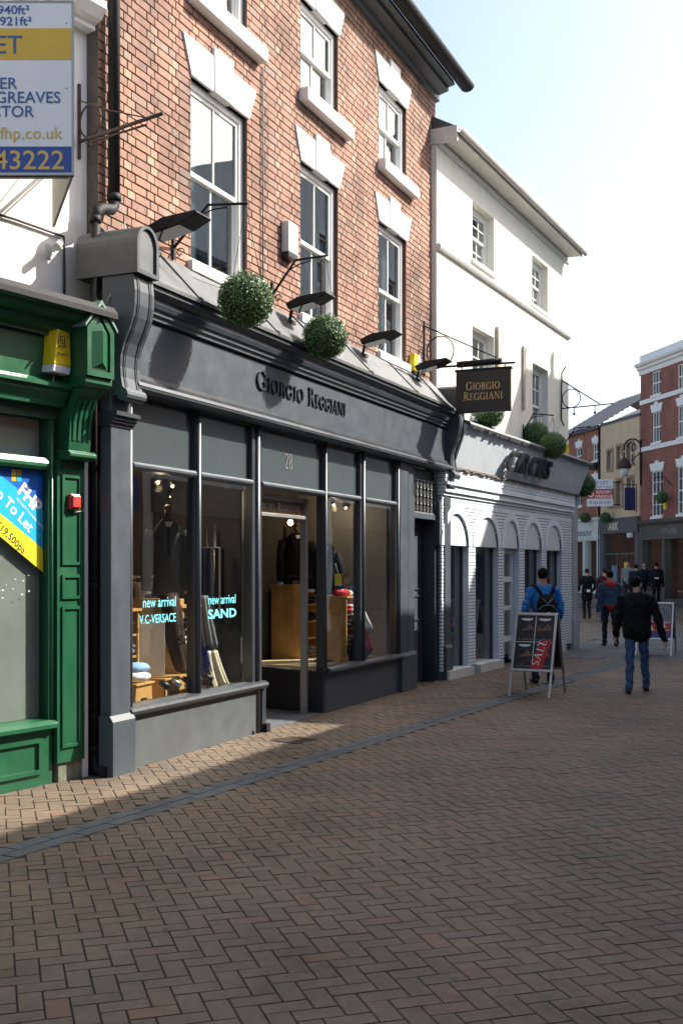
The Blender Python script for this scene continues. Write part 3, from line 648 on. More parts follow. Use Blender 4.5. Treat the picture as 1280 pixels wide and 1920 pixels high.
# side door with iron fanlight
MB().box(7.70, 8.93, -.34, -.16, 3.1, 3.26).build('door_lintel', grey_dark, H)
sd = MB().box(7.72, 8.72, -.36, -.31, 0, 2.47).build('side_door', grey_paint, H, .004)
for z0, z1 in ((1.42, 2.36), (.95, 1.34), (.18, .8)):
    for a in (7.84, 8.27):
        MB().ring([(a, z0), (a + .33, z0), (a + .33, z1), (a, z1)], [(a + .025, z0 + .025), (a + .305, z0 + .025), (a + .305, z1 - .025), (a + .025, z1 - .025)], -.311, -.292).build('door_panel', grey_dark, sd)
MB().box(8.16, 8.24, -.31, -.285, .95, 1.30).build('handle_plate', black_iron, sd)
MB().tube([(8.12, -.30, .82), (8.12, -.26, .82), (8.32, -.26, .82), (8.32, -.30, .82)], .012, 6).build('letter_handle', alu, sd)
for q0, q1 in ((7.66, 7.72), (8.72, 8.93)): MB().box(q0, q1, -.4, -.10, 0, 3.1).build('door_jamb', grey_dark, H)
MB().box(7.72, 8.72, -.38, -.09, 2.5, 2.58).build('fanlight_sill', grey_paint, H, .004)
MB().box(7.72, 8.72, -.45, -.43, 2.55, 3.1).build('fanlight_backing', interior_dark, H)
gr = MB().box(7.72, 8.72, -.13, -.115, 3.075, 3.095).build('fanlight_grille', alu_dull, H); MB().box(7.72, 8.72, -.13, -.115, 2.585, 2.605).build('bottom_rail', alu_dull, gr)
for k in range(6):
    cx = 7.82 + k * .16
    mm = MB().box(cx - .006, cx + .006, -.13, -.118, 2.6, 3.08)
    for z in (2.66, 2.78, 2.90, 3.02): mm.ring(ell(cx, z, .042, .05, n=14), ell(cx, z, .026, .034, n=14), -.132, -.116)
    mm.build('grille_bar', alu, gr)
    for z in (2.72, 2.84, 2.96): MB().ball((cx, -.124, z), .018, 8, 6).build('boss', alu_dull, gr)
# inside the shop
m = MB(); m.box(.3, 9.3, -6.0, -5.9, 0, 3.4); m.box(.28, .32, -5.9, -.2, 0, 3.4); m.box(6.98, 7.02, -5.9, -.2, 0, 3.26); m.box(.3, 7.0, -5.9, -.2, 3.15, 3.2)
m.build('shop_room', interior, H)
MB().box(.32, 6.98, -5.9, -1.4, -.02, .02).build('shop_floor', wood_dark, H)
MB().box(.34, 2.84, -1.35, -.17, .38, .52).build('window_bed', boards, H); MB().box(4.95, 6.98, -1.45, -.17, .38, .52).build('window_bed', boards, H)
MB().box(.34, 2.80, -1.37, -1.34, 0, .51).build('bed_front', wood_dark, H)
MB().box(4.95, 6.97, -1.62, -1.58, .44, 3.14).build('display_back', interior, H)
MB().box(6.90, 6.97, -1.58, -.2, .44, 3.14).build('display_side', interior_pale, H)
# ------------------------------------------------------------------ green shop and white house on the left
GH = thing('green_shop_building', 'white rendered house over a bottle green timber shopfront', 'building', FG)
MB().box(-7, .80, -.55, -.30, 3.6, 10.5).build('wall', white_wall, GH)
MB().box(.303, .36, -.40, -.02, 0, 3.2).build('wall_strip', white_wall, GH)
MB().box(-7, .75, -9, -8.8, 0, 10.4).build('rear_wall', white_wall, GH)
MB().box(-7.0, -6.8, -8.8, -.55, 0, 10.4).build('end_wall', white_wall, GH)
m = MB(); m.add([(-7.1, .1, 10.45), (.85, .1, 10.45), (.85, 4.5, 13), (-7.1, 4.5, 13), (-7.1, 9, 10.45), (.85, 9, 10.45)], [(0, 1, 2, 3), (3, 2, 5, 4)]); m.build('roof', slate, GH, recalc=False)
MB().prof([(-.31, 6.42), (-.20, 6.43), (-.20, 6.47), (-.12, 6.50), (-.06, 6.58), (-.06, 6.64), (-.31, 6.66)], -5, .62).build('string_course', white_paint, GH)
MB().box(-3.6, -2.4, -.32, -.27, 7.0, 8.8).build('upper_window', white_paint, GH)
# cornice and fascia
MB().prof([(-.32, 4.02), (-.32, 3.96), (.30, 3.86), (.335, 3.83), (.345, 3.80), (.345, 3.845), (.30, 3.90)], -7, .34).build('felt_flashing', felt, GH)
MB().prof([(-.1, 3.60), (.09, 3.61), (.09, 3.64), (.15, 3.66), (.17, 3.70), (.17, 3.725), (.26, 3.74), (.28, 3.77), (.28, 3.79), (.315, 3.80), (.315, 3.835), (-.1, 3.85)], -7, .03).build('cornice', green_paint, GH)
MB().box(-7, .03, -.1, .05, 3.26, 3.60).build('fascia', green_paint, GH)
MB().prof([(-.1, 3.06), (.05, 3.06), (.055, 3.10), (.10, 3.16), (.10, 3.19), (.135, 3.20), (.135, 3.225), (.07, 3.265), (-.1, 3.265)], -7, .03).build('architrave', green_paint, GH)
MB().box(-7, 0, -.1, -.02, 2.96, 3.06).build('head_rail', green_dark, GH)
# console with gabled cap
k0, k1 = .03, .33; kc = (k0 + k1) / 2
con = MB().prof([(-.1, 2.70), (.06, 2.70), (.075, 2.80), (.085, 2.95), (.11, 3.05), (.16, 3.14), (.235, 3.21), (.26, 3.26), (-.1, 3.26)], k0 + .03, k1 - .03).build('console', green_paint, GH)
for k in range(4):
    q = k0 + .06 + k * .055
    MB().prof([(.066, 2.80), (.082, 2.80), (.097, 2.95), (.123, 3.05), (.17, 3.13), (.15, 3.12), (.10, 3.04), (.075, 2.95)], q, q + .03).build('flute', green_paint, con)
MB().prof([(-.1, 2.64), (.09, 2.64), (.115, 2.665), (.115, 2.69), (.09, 2.715), (-.1, 2.715)], k0, k1).build('console_foot', green_paint, con, .006)
hb = MB().poly([(k0, 3.30), (k1, 3.30), (k1, 3.70), (kc, 3.88), (k0, 3.70)], -.1, .29).build('console_cap', green_paint, GH)
MB().ring([(k0 + .0, 3.305), (k1 - .0, 3.305), (k1, 3.69), (kc, 3.865), (k0, 3.69)], [(k0 + .045, 3.355), (k1 - .045, 3.355), (k1 - .045, 3.67), (kc, 3.80), (k0 + .045, 3.67)], .29, .312).build('cap_frame', green_paint, hb)
MB().add([(k0 + .05, -.292, 3.36), (k1 - .05, -.292, 3.36), (k1 - .05, -.292, 3.665), (kc, -.292, 3.79), (k0 + .05, -.292, 3.665), (kc, -.335, 3.42), (kc, -.335, 3.68)],
         [(0, 1, 5), (1, 2, 6, 5), (2, 3, 6), (3, 4, 6), (4, 0, 5, 6)]).build('diamond_panel', green_paint, hb)
MB().poly([(k0 - .03, 3.69), (kc, 3.895), (k1 + .03, 3.69), (k1 + .03, 3.715), (kc, 3.93), (k0 - .03, 3.715)], -.1, .325).build('cap_roof', paint('flaked_green_lead', (.12, .22, .17), .5, .3, 14, .3, 0, .5), hb)
MB().prof([(-.1, 3.22), (.25, 3.22), (.29, 3.25), (.29, 3.30), (-.1, 3.305)], k0, k1).build('cap_base', green_paint, hb, .006)
# pilaster with panels
pi = MB().box(.0, .30, -.12, .0, .16, 2.64).build('pilaster', green_paint, GH)
for z0, z1 in ((1.78, 2.52), (1.50, 1.70), (.28, 1.44)):
    MB().ring([(.045, z0), (.255, z0), (.255, z1), (.045, z1)], [(.07, z0 + .025), (.23, z0 + .025), (.23, z1 - .025), (.07, z1 - .025)], -.001, .014).build('panel_moulding', green_paint, pi)
MB().box(.03, .27, -.12, -.02, 0, .16).build('plinth', paint('bare_timber_flaked', (.16, .17, .12), .9, .4, 14, .5, 0, .6), pi)
MB().box(-.07, -.005, -.16, -.03, .5, 2.96).build('window_post', green_dark, GH, .004); MB().tube([(-.035, -.03, .5), (-.035, -.03, 2.96)], .014, 8).build('bead', green_paint, GH)
MB().prof([(-.16, 2.545), (-.03, 2.55), (-.015, 2.575), (-.015, 2.60), (-.04, 2.645), (-.16, 2.65)], -7, -.07).build('transom', green_paint, GH)
MB().box(-7, -.07, -.10, -.092, 2.65, 2.96).build('upper_pane', shop_glass, GH); MB().box(-7, -.07, -.10, -.092, .54, 2.545).build('pane', shop_glass, GH)
MB().box(-7, -.05, -.16, -.135, .5, 2.96).build('backing_sheet', milk, GH)
MB().prof([(-.2, .44), (-.02, .445), (.02, .46), (.02, .49), (-.02, .52), (-.2, .55)], -7, -.0).build('sill', green_paint, GH)
MB().box(-7, -.02, -.2, -.04, 0, .445).build('stall_riser', green_paint, GH)
for a, b in ((-1.25, -.14), (-2.6, -1.4)):
    MB().ring([(a, .10), (b, .10), (b, .385), (a, .385)], [(a + .035, .135), (b - .035, .135), (b - .035, .35), (a + .035, .35)], -.041, -.018).build('panel_moulding', green_paint, GH)
m = MB()
for k in range(11): 
    a = -.58 + random.random() * .42; z = 1.50 + random.random() * .12 + (.1 if k % 5 == 0 else 0); m.box(a, a + random.uniform(.004, .014), -.0915, -.0895, z, z + random.uniform(.003, .015))
m.build('paper_scrap', text_white, GH)
# window poster, letting agent
ps = thing('window_poster', 'blue and yellow corner poster reading FHP Shop To Let on green shop window', 'poster', FG, (0, -.089, 0))
X0, X1, ZT = -1.30, -.075, 2.545
zb = 1.72
def seg_pts(c): return c
MB().poly([(X1, ZT), (X1 - 1.05, ZT), (X1, zb + .16)], 0, .002).build('print_field', bright_blue, ps)
MB().poly([(X1 - .55, ZT), (X1 - 1.06, ZT), (X1, zb + .155), (X1, zb + .52)], .0022, .003).build('cyan_band', cyan_print, ps)
MB().poly([(X1 - 1.02, ZT), (X1 - 1.28, ZT), (X1, zb), (X1, zb + .19)], .0032, .004).build('yellow_band', lemon_print, ps)
sl_ = math.degrees(math.atan2(-(ZT - zb - .17), 1.04))
text('lettering', 'Shop To Let', .125, text_white, ps, (-.70, .0042, 2.44), .0003, 'LEFT', -40, 1, .002)
text('lettering', '£19,500pa', .085, text_black, ps, (-.56, .0045, 2.085), .0003, 'LEFT', -38.5, 1, .001)
text('lettering', 'FHP', .155, text_white, ps, (-.345, .0042, 2.36), .0003, 'LEFT', -40, 1, .006)
text('lettering', 'PROPERTY CONSULTANTS', .03, text_white, ps, (-.355, .0042, 2.30), .0003, 'LEFT', -40)
for i, mt in enumerate((sign_yellow, cyan_print, lemon_print, sign_yellow)):
    a = -.40 + (i % 2) * .055; z = 2.44 + (i // 2) * .05; MB().box(a, a + .048, .0042, .0046, z, z + .044).build('logo_square', mt, ps)

# letting board: two panels in a V fixed to the white wall
LB = thing('letting_board', 'large white, mustard and blue V-shaped letting board high on the white wall', 'sign', WORLD, (-1.90, -8.0, 0))
bz0, bz1 = 4.54, 5.78
MB().box(-1.16, 0, -.012, .012, bz0, bz1).build('front_panel', sign_white, LB)
e = .0125
MB().box(-1.155, -.012, .0125, .014, 4.56, 4.745).build('blue_band', sign_blue, LB); MB().box(-1.155, -.012, .0125, .014, 5.36, 5.585).build('mustard_band', sign_yellow, LB)
MB().ring([(-1.16, bz0), (0, bz0), (0, bz1), (-1.16, bz1)], [(-1.148, bz0 + .012), (-.012, bz0 + .012), (-.012, bz1 - .012), (-1.148, bz1 - .012)], -.013, .017).build('edge_trim', alu_dull, LB)
rp = Vector((-.44, 1.20)); 
m = MB(); m.add([(-.005, .01, bz0), (-.44, 1.20, bz0), (-.46, 1.19, bz0), (-.025, .013, bz0), (-.005, .01, bz1), (-.44, 1.20, bz1), (-.46, 1.19, bz1), (-.025, .013, bz1)], [(0, 3, 2, 1), (4, 5, 6, 7), (0, 1, 5, 4), (1, 2, 6, 5), (2, 3, 7, 6), (3, 0, 4, 7)])
m.build('rear_panel', paint('plywood_back', (.36, .33, .28), .8, .1, 4, .1, 0, .3), LB)
MB().box(-1.1, -.05, -.06, -.012, bz0 + .0, bz0 + .05).build('batten', paint('plywood_back', (.36, .33, .28)), LB)
for body, size, mt, xr, z, st in (('940ft²', .088, text_blue, -.31, 5.685, 1), ('921ft²', .088, text_blue, -.295, 5.605, 1), ('LET', .185, text_blue, -.36, 5.405, .92), ('ER', .115, text_blue, -.40, 5.155, .92),
        ('GREAVES', .115, text_blue, -.09, 5.055, .92), ('CTOR', .115, text_blue, -.28, 4.955, .92), ('w.fhp.co.uk', .118, text_gold, -.08, 4.80, .95), ('43222', .19, text_gold, -.06, 4.585, .98)):
    text('lettering', body, size, mt, LB, (xr, .0146, z), .0005, 'RIGHT', 0, 1.08 * st, .001)
for z in (5.62, 5.16):
    MB().ball((-.05, .014, z), .006, 6, 4).build('screw', alu_dull, LB)

# wrought iron bracket on the white wall
t = thing('sign_bracket', 'empty wrought-iron sign bracket with ring beside the letting board', 'bracket', FG, (.52, -.30, 5.45))
MB().box(-.012, .012, 0, .02, -.15, .50).build('back_plate', rusty_iron, t)
MB().tube([(0, .01, .0), (0, .98, .035)], .016, 8).build('arm', rusty_iron, t); MB().tube([(0, .12, -.03), (0, .80, -.02)], .009, 6).build('lower_rod', rusty_iron, t)
MB().tube([(0, .01, .36), (0, .30, .22), (0, .77, .045)], .006, 6).build('stay', rusty_iron, t)
rg = MB().tube([(0, .14 + .125 * math.cos(a), .155 + .14 * math.sin(a)) for a in np.linspace(0, 2 * math.pi, 25)], .009, 6).build('ring', rusty_iron, t)
MB().ball((0, .12, -.04), .022, 8, 6).build('finial', rusty_iron, t)
# CCTV head, cables
t = thing('security_camera', 'small white security camera on bracket below the letting board', 'camera', FG, (.18, -.30, 4.42))
MB().box(-.03, .03, 0, .012, -.06, .06).build('wall_plate', old_white, t); MB().tube([(0, .01, 0), (0, .07, -.01), (.0, .10, .02)], .008, 6).build('arm', old_white, t)
MB().tube([(-.05, .15, -.0), (.06, .08, .075)], .032, 10).build('housing', old_white, t); MB().tube([(.055, .083, .072), (.066, .076, .08)], .026, 10).build('lens', plain_black, t)
t = tag(MB().tube([(-1.2, -.28, 4.56), (-.2, -.28, 4.59), (.335, -.28, 4.58), (.34, -.28, 4.3), (.34, -.28, 3.98)], .011, 6).build('wall_cable', rusty_iron), 'dark cable running along and down the white wall', 'cable')
t.location = FG.O; t.rotation_euler = (0, 0, FG.rz)
# alarm box, fire bell
t = thing('alarm_box', 'yellow alarm bell box with white base on green fascia', 'alarm box', FG, (-.10, .05, 3.31))
MB().add([(-.11, -.0, .06), (.11, 0, .06), (.11, -.10, .06), (-.09, -.12, .06), (-.08, 0, .37), (.12, 0, .37), (.12, -.08, .35), (-.03, -.10, .36)], [(0, 3, 2, 1), (4, 5, 6, 7), (0, 1, 5, 4), (1, 2, 6, 5), (2, 3, 7, 6), (3, 0, 4, 7)]).build('cover', yellow_plastic, t, .012)
MB().add([(-.12, 0, .0), (.10, 0, .0), (.10, -.095, .0), (-.10, -.115, .0), (-.11, -.0, .062), (.11, 0, .062), (.11, -.10, .062), (-.09, -.12, .062)], [(0, 3, 2, 1), (4, 5, 6, 7), (0, 1, 5, 4), (1, 2, 6, 5), (2, 3, 7, 6), (3, 0, 4, 7)]).build('base', sign_white, t, .01)
text('lettering', 'EJ', .085, text_black, t, (-.035, .1225, .235), .0015, 'LEFT', 0, 1, 0); text('lettering', 'SECURITY', .022, text_black, t, (-.05, .1225, .205), .001); text('lettering', 'ALARMS', .03, text_black, t, (-.06, .125, .14), .001)
MB().tube([(-.05, .1235, .20), (-.045, .121, .31), (-.0, .119, .325), (.07, .113, .30)], .002, 5).build('house_outline', text_black, t)
MB().tube([(-.02, .04, 0), (-.03, .04, -.10)], .007, 6).build('conduit', alu_dull, t)
t = thing('fire_alarm_bell', 'small red alarm sounder on green pilaster', 'alarm', FG, (.16, .0, 2.30))
MB().box(-.055, .055, 0, .045, -.065, .065).build('box', red_plastic, t, .012); MB().box(-.045, .045, .045, .06, -.05, .05).build('cover', red_plastic, t, .01)
MB().tube([(.0, .02, -.065), (.02, .02, -.085), (.12, .01, -.07), (.15, -.02, -.03)], .007, 6).build('cable', alu_dull, t)
t = tag(MB().tube([(.02, .06, 3.72), (.025, .06, 3.45), (-.0, .06, 3.38), (.03, .06, 3.34), (.03, .05, 3.1)], .01, 6).build('green_conduit', green_paint), 'thin green painted conduit beside the gabled console cap', 'conduit'); t.location = FG.O; t.rotation_euler = (0, 0, FG.rz)
# rainwater pipe between the two shops
t = thing('downpipe', 'black cast-iron downpipe between green shop and grey shop', 'pipe', FM)
MB().tube([(.36, -.22, 9.4), (.36, -.22, 4.98)], .052, 12).build('upper_pipe', black_iron, t)
MB().tube([(.36, -.22, 5.02), (.355, -.22, 4.93), (.32, -.22, 4.885), (.15, -.20, 4.84), (.075, -.2, 4.80), (.06, -.2, 4.70)], .05, 12).build('offset_bend', black_iron, t)
MB().tube([(.06, -.2, 4.74), (.05, -.2, .14)], .04, 12).build('lower_pipe', black_iron, t)
MB().tube([(.05, -.2, .2), (.045, -.195, .11), (.01, -.15, .055), (-.04, -.03, .045)], .043, 10).build('shoe', black_iron, t)
for S, z, r in ((.36, 5.0, .062), (.36, 7.2, .062), (.055, 4.72, .052), (.05, 2.6, .05), (.05, 1.6, .05), (.05, .5, .05), (.05, .22, .05)):
    MB().tube([(S, -.22 if S > .2 else -.2, z - .03), (S, -.22 if S > .2 else -.2, z + .03)], r, 12).build('collar', black_iron, t)
t = tag(MB().tube([(.20, .0, 4.72), (.17, .02, 4.4), (.02, -.02, 4.05), (-.02, -.05, 3.95)], .006, 5).build('loose_cable', alu_dull), 'loose pale cable hanging past the barrel cap to green shop', 'cable'); t.location = FM.O; t.rotation_euler = (0, 0, FM.rz)

# ------------------------------------------------------------------ white building with arched brick shop
CH = thing('white_shop_building', 'white rendered corner building above a white painted arcaded brick shop', 'building', FC)
WC = -.2
cw = [(1.43, 2.58, 7.08, 8.10), (4.91, 6.04, 7.04, 8.04), (1.43, 2.58, 4.35, 5.94), (4.95, 6.04, 4.30, 5.88)]
m = MB(); walls_with_holes(m, -.22, 7.66, 4.0, 8.62, cw, -.55, WC); m.build('wall', warm_wall, CH)
m = MB(); m.add([(7.66, .2, 3.3), (8.10, .85, 3.3), (8.10, .85, 8.4), (7.66, .2, 8.62), (7.66, .55, 3.3), (7.66, .55, 8.6)], [(0, 1, 2, 3)]); m.build('chamfered_corner', cream_wall, CH, recalc=False)
m = MB(); m.box(8.06, 8.12, -8, -.85, 0, 8.4); m.box(-.2, 8.1, -8.1, -8, 0, 8.4); m.build('side_wall', cream_wall, CH)
MB().prof([(WC, 6.83), (WC + .05, 6.84), (WC + .07, 6.88), (WC + .05, 6.93), (WC, 6.94)], -.2, 7.68).build('string_course', old_white, CH)
for i, (a, b, c, d) in enumerate(cw):
    sash(CH, a, b, c, d, WC - .13, cols=3, rows=2)
    MB().box(a - .05, b + .05, WC - .1, WC + .05, c - .06, c).build('sill', white_paint, CH)
# eaves
MB().prof([(WC - .05, 8.46), (WC + .03, 8.48), (WC + .05, 8.54), (WC + .03, 8.60), (WC - .05, 8.6)], -.2, 7.62).build('bed_mould', old_white, CH)
m = MB(); n = 9
for k in range(n):
    a = -.22 + k * 7.72 / n; MB().box(a + .004, a + 7.72 / n - .004, WC - .02, .13, 8.60, 8.63).build('soffit_board', old_white, CH)
MB().box(-.22, 7.52, .11, .145, 8.585, 8.70).build('eaves_fascia', old_white, CH)
gp = [(.145 + .055 * (1 - math.cos(R(a))), 8.70 - .09 * math.sin(R(a))) for a in range(0, 181, 20)]
MB().prof(gp + [(w * .9 + .02, z + .014) for w, z in gp][::-1], -.24, 7.58).build('gutter', paint('pale_gutter_paint', (.40, .40, .38), .6, .15, 10, .2, 0, .4), CH)
MB().prof([(.16, 8.69), (.16, 8.73), (-3.8, 10.9), (-8.1, 8.6), (-8.1, 8.5)], -.20, 7.52).build('roof', slate, CH); MB().box(-.26, -.205, WC - .1, .16, 8.50, 8.74).build('end_board', old_white, CH)
# stained vertical timber battens on the wall
MB().box(2.66, 2.80, WC, WC + .06, 5.3, 6.15).build('batten', paint('weathered_batten', (.45, .38, .30), .9, .2, 12, .4, 0, .4), CH); MB().box(4.24, 4.32, WC, WC + .05, 4.85, 6.08).build('batten', MATS['weathered_batten'], CH)
# downpipe at the corner
t = thing('downpipe', 'dark downpipe with hopper head on the chamfered corner of the white building', 'pipe', FC, (8.02, -.62, 0))
MB().tube([(0, .06, 0.1), (0, .06, 6.6)], .05, 10).build('pipe', grey_dark, t); MB().poly([(-.13, 6.95), (.13, 6.95), (.07, 6.6), (-.07, 6.6)], -.05, .15).build('hopper', grey_dark, t)
# sloping name board on the shop, rough flashing
bp = [(.0, 3.40), (.10, 3.36), (.37, 4.02), (.34, 4.06)]
MB().prof([(-.2, 3.36), (.06, 3.36), (.30, 4.02), (.26, 4.05), (-.2, 4.22)], -.15, 7.55).build('name_board', paint('pale_blue_grey_paint', (.60, .65, .69), .5, .06, 4, .1, 0, .25), CH)
m = MB(); rnd = random.Random(3)
for k in range(62):
    a = -.15 + k * 7.75 / 62; h = rnd.uniform(.02, .06); m.prof([(.28, 4.03), (.34, 4.02 - h), (.355, 4.03), (.33, 4.07), (-.15, 4.26), (-.15, 4.22)], a, a + .118)
m.build('torn_flashing', lead, CH)
m = MB()
for k in range(70):
    a = -.15 + k * 7.75 / 70; h = rnd.uniform(.015, .05); m.prof([(.0, 3.36), (.085, 3.37), (.10, 3.36 - h), (.0, 3.34)], a, a + .10)
m.build('rough_soffit', rusty_iron, CH)
lt = MB().box(3.0, 3.01, .12, .13, 3.7, 3.71).build('name_lettering', grey_dark, CH)
x = 2.05
for ch_, wd in zip('CIRCUS', (.52, .22, .52, .52, .52, .50)):
    q = text('letter', ch_, .50, paint('tarnished_letter_metal', (.10, .10, .11), .35, .3, 8, .2, .5, .4), lt, (x, .19, 3.50), .035, 'LEFT', 0, 1.12, .012, tilt=math.atan2(.24, .66))
    x += wd
# painted thin-brick front: piers, arches, corbel courses
pb = paint('white_painted_brick', (.74, .79, .83), .6, .08, 9, .4, 0, .2)
ops = [(-.40, .70), (1.04, 2.23), (2.55, 3.43), (3.78, 4.90), (5.25, 6.37)]
ZS, RZ = 2.12, .52
def arch_z(x, a, b):
    c = (a + b) / 2; r = (b - a) / 2; q = (x - c) / r
    return ZS + RZ * math.sqrt(max(0, 1 - q * q)) if abs(q) < 1 else ZS
m = MB(); back = MB(); course = .0555; z = .14; k = 0
while z < 2.79:
    zt = z + course - .013; x = -.5 - (.11 if k % 2 else 0)
    while x < 7.2:
        L = .22; a, b = max(x, -.5), min(x + L - .008, 7.2); x += L
        segs = [(a, b)]
        for o0, o1 in ops:
            if z < ZS: h0, h1 = o0, o1
            else:
                if zt > ZS + RZ: continue
                c = (o0 + o1) / 2; r = (o1 - o0) / 2; q = math.sqrt(max(0, 1 - ((z - ZS) / RZ) ** 2)); h0, h1 = c - r * q, c + r * q
            ns = []
            for p, q_ in segs:
                if q_ <= h0 or p >= h1: ns.append((p, q_)); continue
                if p < h0: ns.append((p, h0))
                if q_ > h1: ns.append((h1, q_))
            segs = ns
        for p, q_ in segs:
            if q_ - p > .015: m.box(p, q_, -.04, rnd.uniform(-.003, .003), z, zt)
    z += course; k += 1
bw = MB().box(7.2, 7.6, -.4, .02, 0, 3.36).build('end_pier', paint('blue_grey_render', (.36, .38, .41), .7, .06, 5, .2, 0, .3), CH); MB().box(7.17, 7.63, -.4, .06, 0, .62).build('pier_base', MATS['blue_grey_render'], bw)
o = m.build('painted_brickwork', pb, CH, recalc=False); o['kind'] = 'stuff'
pj = paint('grimy_joint', (.07, .075, .08), .95, .2, 10, .2, 0, .2)
piers = [(-.5, -.40), (.70, 1.04), (2.23, 2.55), (3.43, 3.78), (4.90, 5.25), (6.37, 7.2)]
m = MB(); mr = MB()
for a, b in piers:
    m.box(a + .004, b - .004, -.38, -.012, 0, ZS)
m.box(-.5, 7.2, -.38, -.30, ZS, 2.8)
for o0, o1 in ops:                      # spandrel above each arch
    n = 16; pts = [(o0 + (o1 - o0) * i / n, arch_z(o0 + (o1 - o0) * i / n, o0, o1)) for i in range(n + 1)]
    m.poly([(o0 - .17, ZS)] + [(o0, ZS)] + pts[1:-1] + [(o1, ZS), (o1 + .17, ZS), (o1 + .17, 2.8), (o0 - .17, 2.8)], -.30, -.0095)
m.build('brick_backing', pj, CH)
for k, z in enumerate(np.arange(2.79, 3.33, .0555)):
    out = .0 + (.03 if z > 2.86 else 0) + (.03 if z > 2.95 else 0) + (.03 if z > 3.03 else 0) - (.0 if z < 3.1 else .03)
    MB().box(-.5, 7.2, -.3, out + .004 * (k % 2), z, z + .046).build('corbel_course', pb, CH)
MB().box(-.5, 7.2, -.3, -.012, 2.79, 3.36).build('corbel_backing', pj, CH)
panel_m = paint('pale_grey_arch_panel', (.66, .70, .73), .5, .04, 3, .05, 0, .1)
for i, (o0, o1) in enumerate(ops):
    n = 20; pts = [(o0 + .004 + (o1 - o0 - .008) * j / n, arch_z(o0 + (o1 - o0) * j / n, o0, o1)) for j in range(n + 1)]
    MB().poly([(o0 + .004, ZS - .01)] + pts + [(o1 - .004, ZS - .01)], -.08, -.025).build('arch_panel', panel_m, CH)
    c, r = (o0 + o1) / 2, (o1 - o0) / 2
    MB().ring(ell(c, ZS, r + .13, RZ + .13, 0, 180, 24) + [(c - r - .13, ZS), (c - r, ZS)][:0], ell(c, ZS, r - .002, RZ - .002, 0, 180, 24), -.05, .012).build('arch_band', pb, CH)
    for q in (o0, o1): MB().box(q - .002 if q == o1 else q - .001, q + .001 if q == o1 else q + .002, -.16, .001, .14, ZS).build('reveal', paint('reveal_blue_grey', (.60, .67, .73), .6, .06, 6, .2, 0, .2), CH)
    if i != 2:
        MB().box(o0, o1, -.13, -.122, .16, ZS).build('pane', shop_glass, CH)
        MB().box(o0 - .02, o1 + .02, -.3, .10, .0, .14).build('stone_sill', old_white, CH)
        for q in (o0, o1 - .04): MB().box(q, q + .03, -.15, -.10, .14, ZS).build('window_frame', grey_dark, CH)
    else:
        d = MB().box(o0 + .02, o0 + .12, -.16, -.11, .05, ZS).box(o1 - .12, o1 - .02, -.16, -.11, .05, ZS).box(o0 + .12, o1 - .12, -.16, -.11, 2.02, ZS).box(o0 + .12, o1 - .12, -.16, -.11, 1.5, 1.6).box(o0 + .12, o1 - .12, -.16, -.11, .98, 1.06).box(o0 + .12, o1 - .12, -.16, -.11, .40, .5).build('shop_door', panel_m, CH)
        MB().box(o0 + .1, o1 - .1, -.145, -.137, .1, 2.05).build('door_pane', shop_glass, d)
m = MB(); m.box(-.45, 7.15, -2.4, -2.3, 0, 2.9); m.box(-.45, 7.15, -2.3, -.32, 2.6, 2.65); m.box(-.45, -.42, -2.3, -.4, 0, 2.6); m.box(7.12, 7.15, -2.3, -.4, 0, 2.6); m.build('shop_room', paint('brown_interior', (.17, .13, .09), .9, .1, 2, .05, 0, .1), CH)
MB().box(-.45, 7.15, -2.3, -.3, .10, .13).build('shop_floor', wood, CH)
for a in (-.2, 1.3, 4.0, 5.4):
    MB().box(a, a + .5, -1.3, -.7, 1.75, 1.78).build('display_shelf', old_white, CH); MB().box(a + .1, a + .4, -1.2, -.9, .4, 1.2).build('display_plinth', interior_pale, CH)
# ------------------------------------------------------------------ far row at the end of the street
def far_brick(name, rgb, mort, scale=1.0):
    m, t, b = _nodes(name); tc = N(t, 'ShaderNodeTexCoord'); mp = N(t, 'ShaderNodeMapping'); mp.inputs['Rotation'].default_value = (R(90), 0, 0)
    t.links.new(tc.outputs['Object'], mp.inputs[0])
    br = N(t, 'ShaderNodeTexBrick'); br.inputs['Scale'].default_value = 1.0; br.inputs['Brick Width'].default_value = .23; br.inputs['Row Height'].default_value = .08
    br.inputs['Mortar Size'].default_value = .007; br.inputs['Color1'].default_value = (*rgb, 1); br.inputs['Color2'].default_value = (*[c * .72 for c in rgb], 1); br.inputs['Mortar'].default_value = (*mort, 1)
    t.links.new(mp.outputs[0], br.inputs['Vector'])
    n1 = noise(t, .8, 4, .6, tc.outputs['Object']); k = ramp(t, n1.outputs[0], [(.3, (.7,) * 3), (.7, (1.15,) * 3)])
    t.links.new(mixc(t, 1.0, br.outputs[0], k.outputs[0], 'MULTIPLY'), b.inputs['Base Color']); b.inputs['Roughness'].default_value = .9
    bump(t, b, br.outputs['Fac'], -.4, .006); MATS[name] = m; return m
fb_red = far_brick('red_brickwork', (.32, .115, .082), (.20, .13, .11)); fb_orange = far_brick('orange_brickwork', (.38, .155, .095), (.22, .15, .12)); fb_brown = far_brick('brown_brickwork', (.30, .15, .10), (.2, .16, .13))
far_cream = paint('ochre_render', (.58, .45, .29), .9, .08, 2, .3, 0, .3)
pane_dark = paint('far_window_glass', (.05, .06, .07), .08, .2, 2, .03, 0, 0)
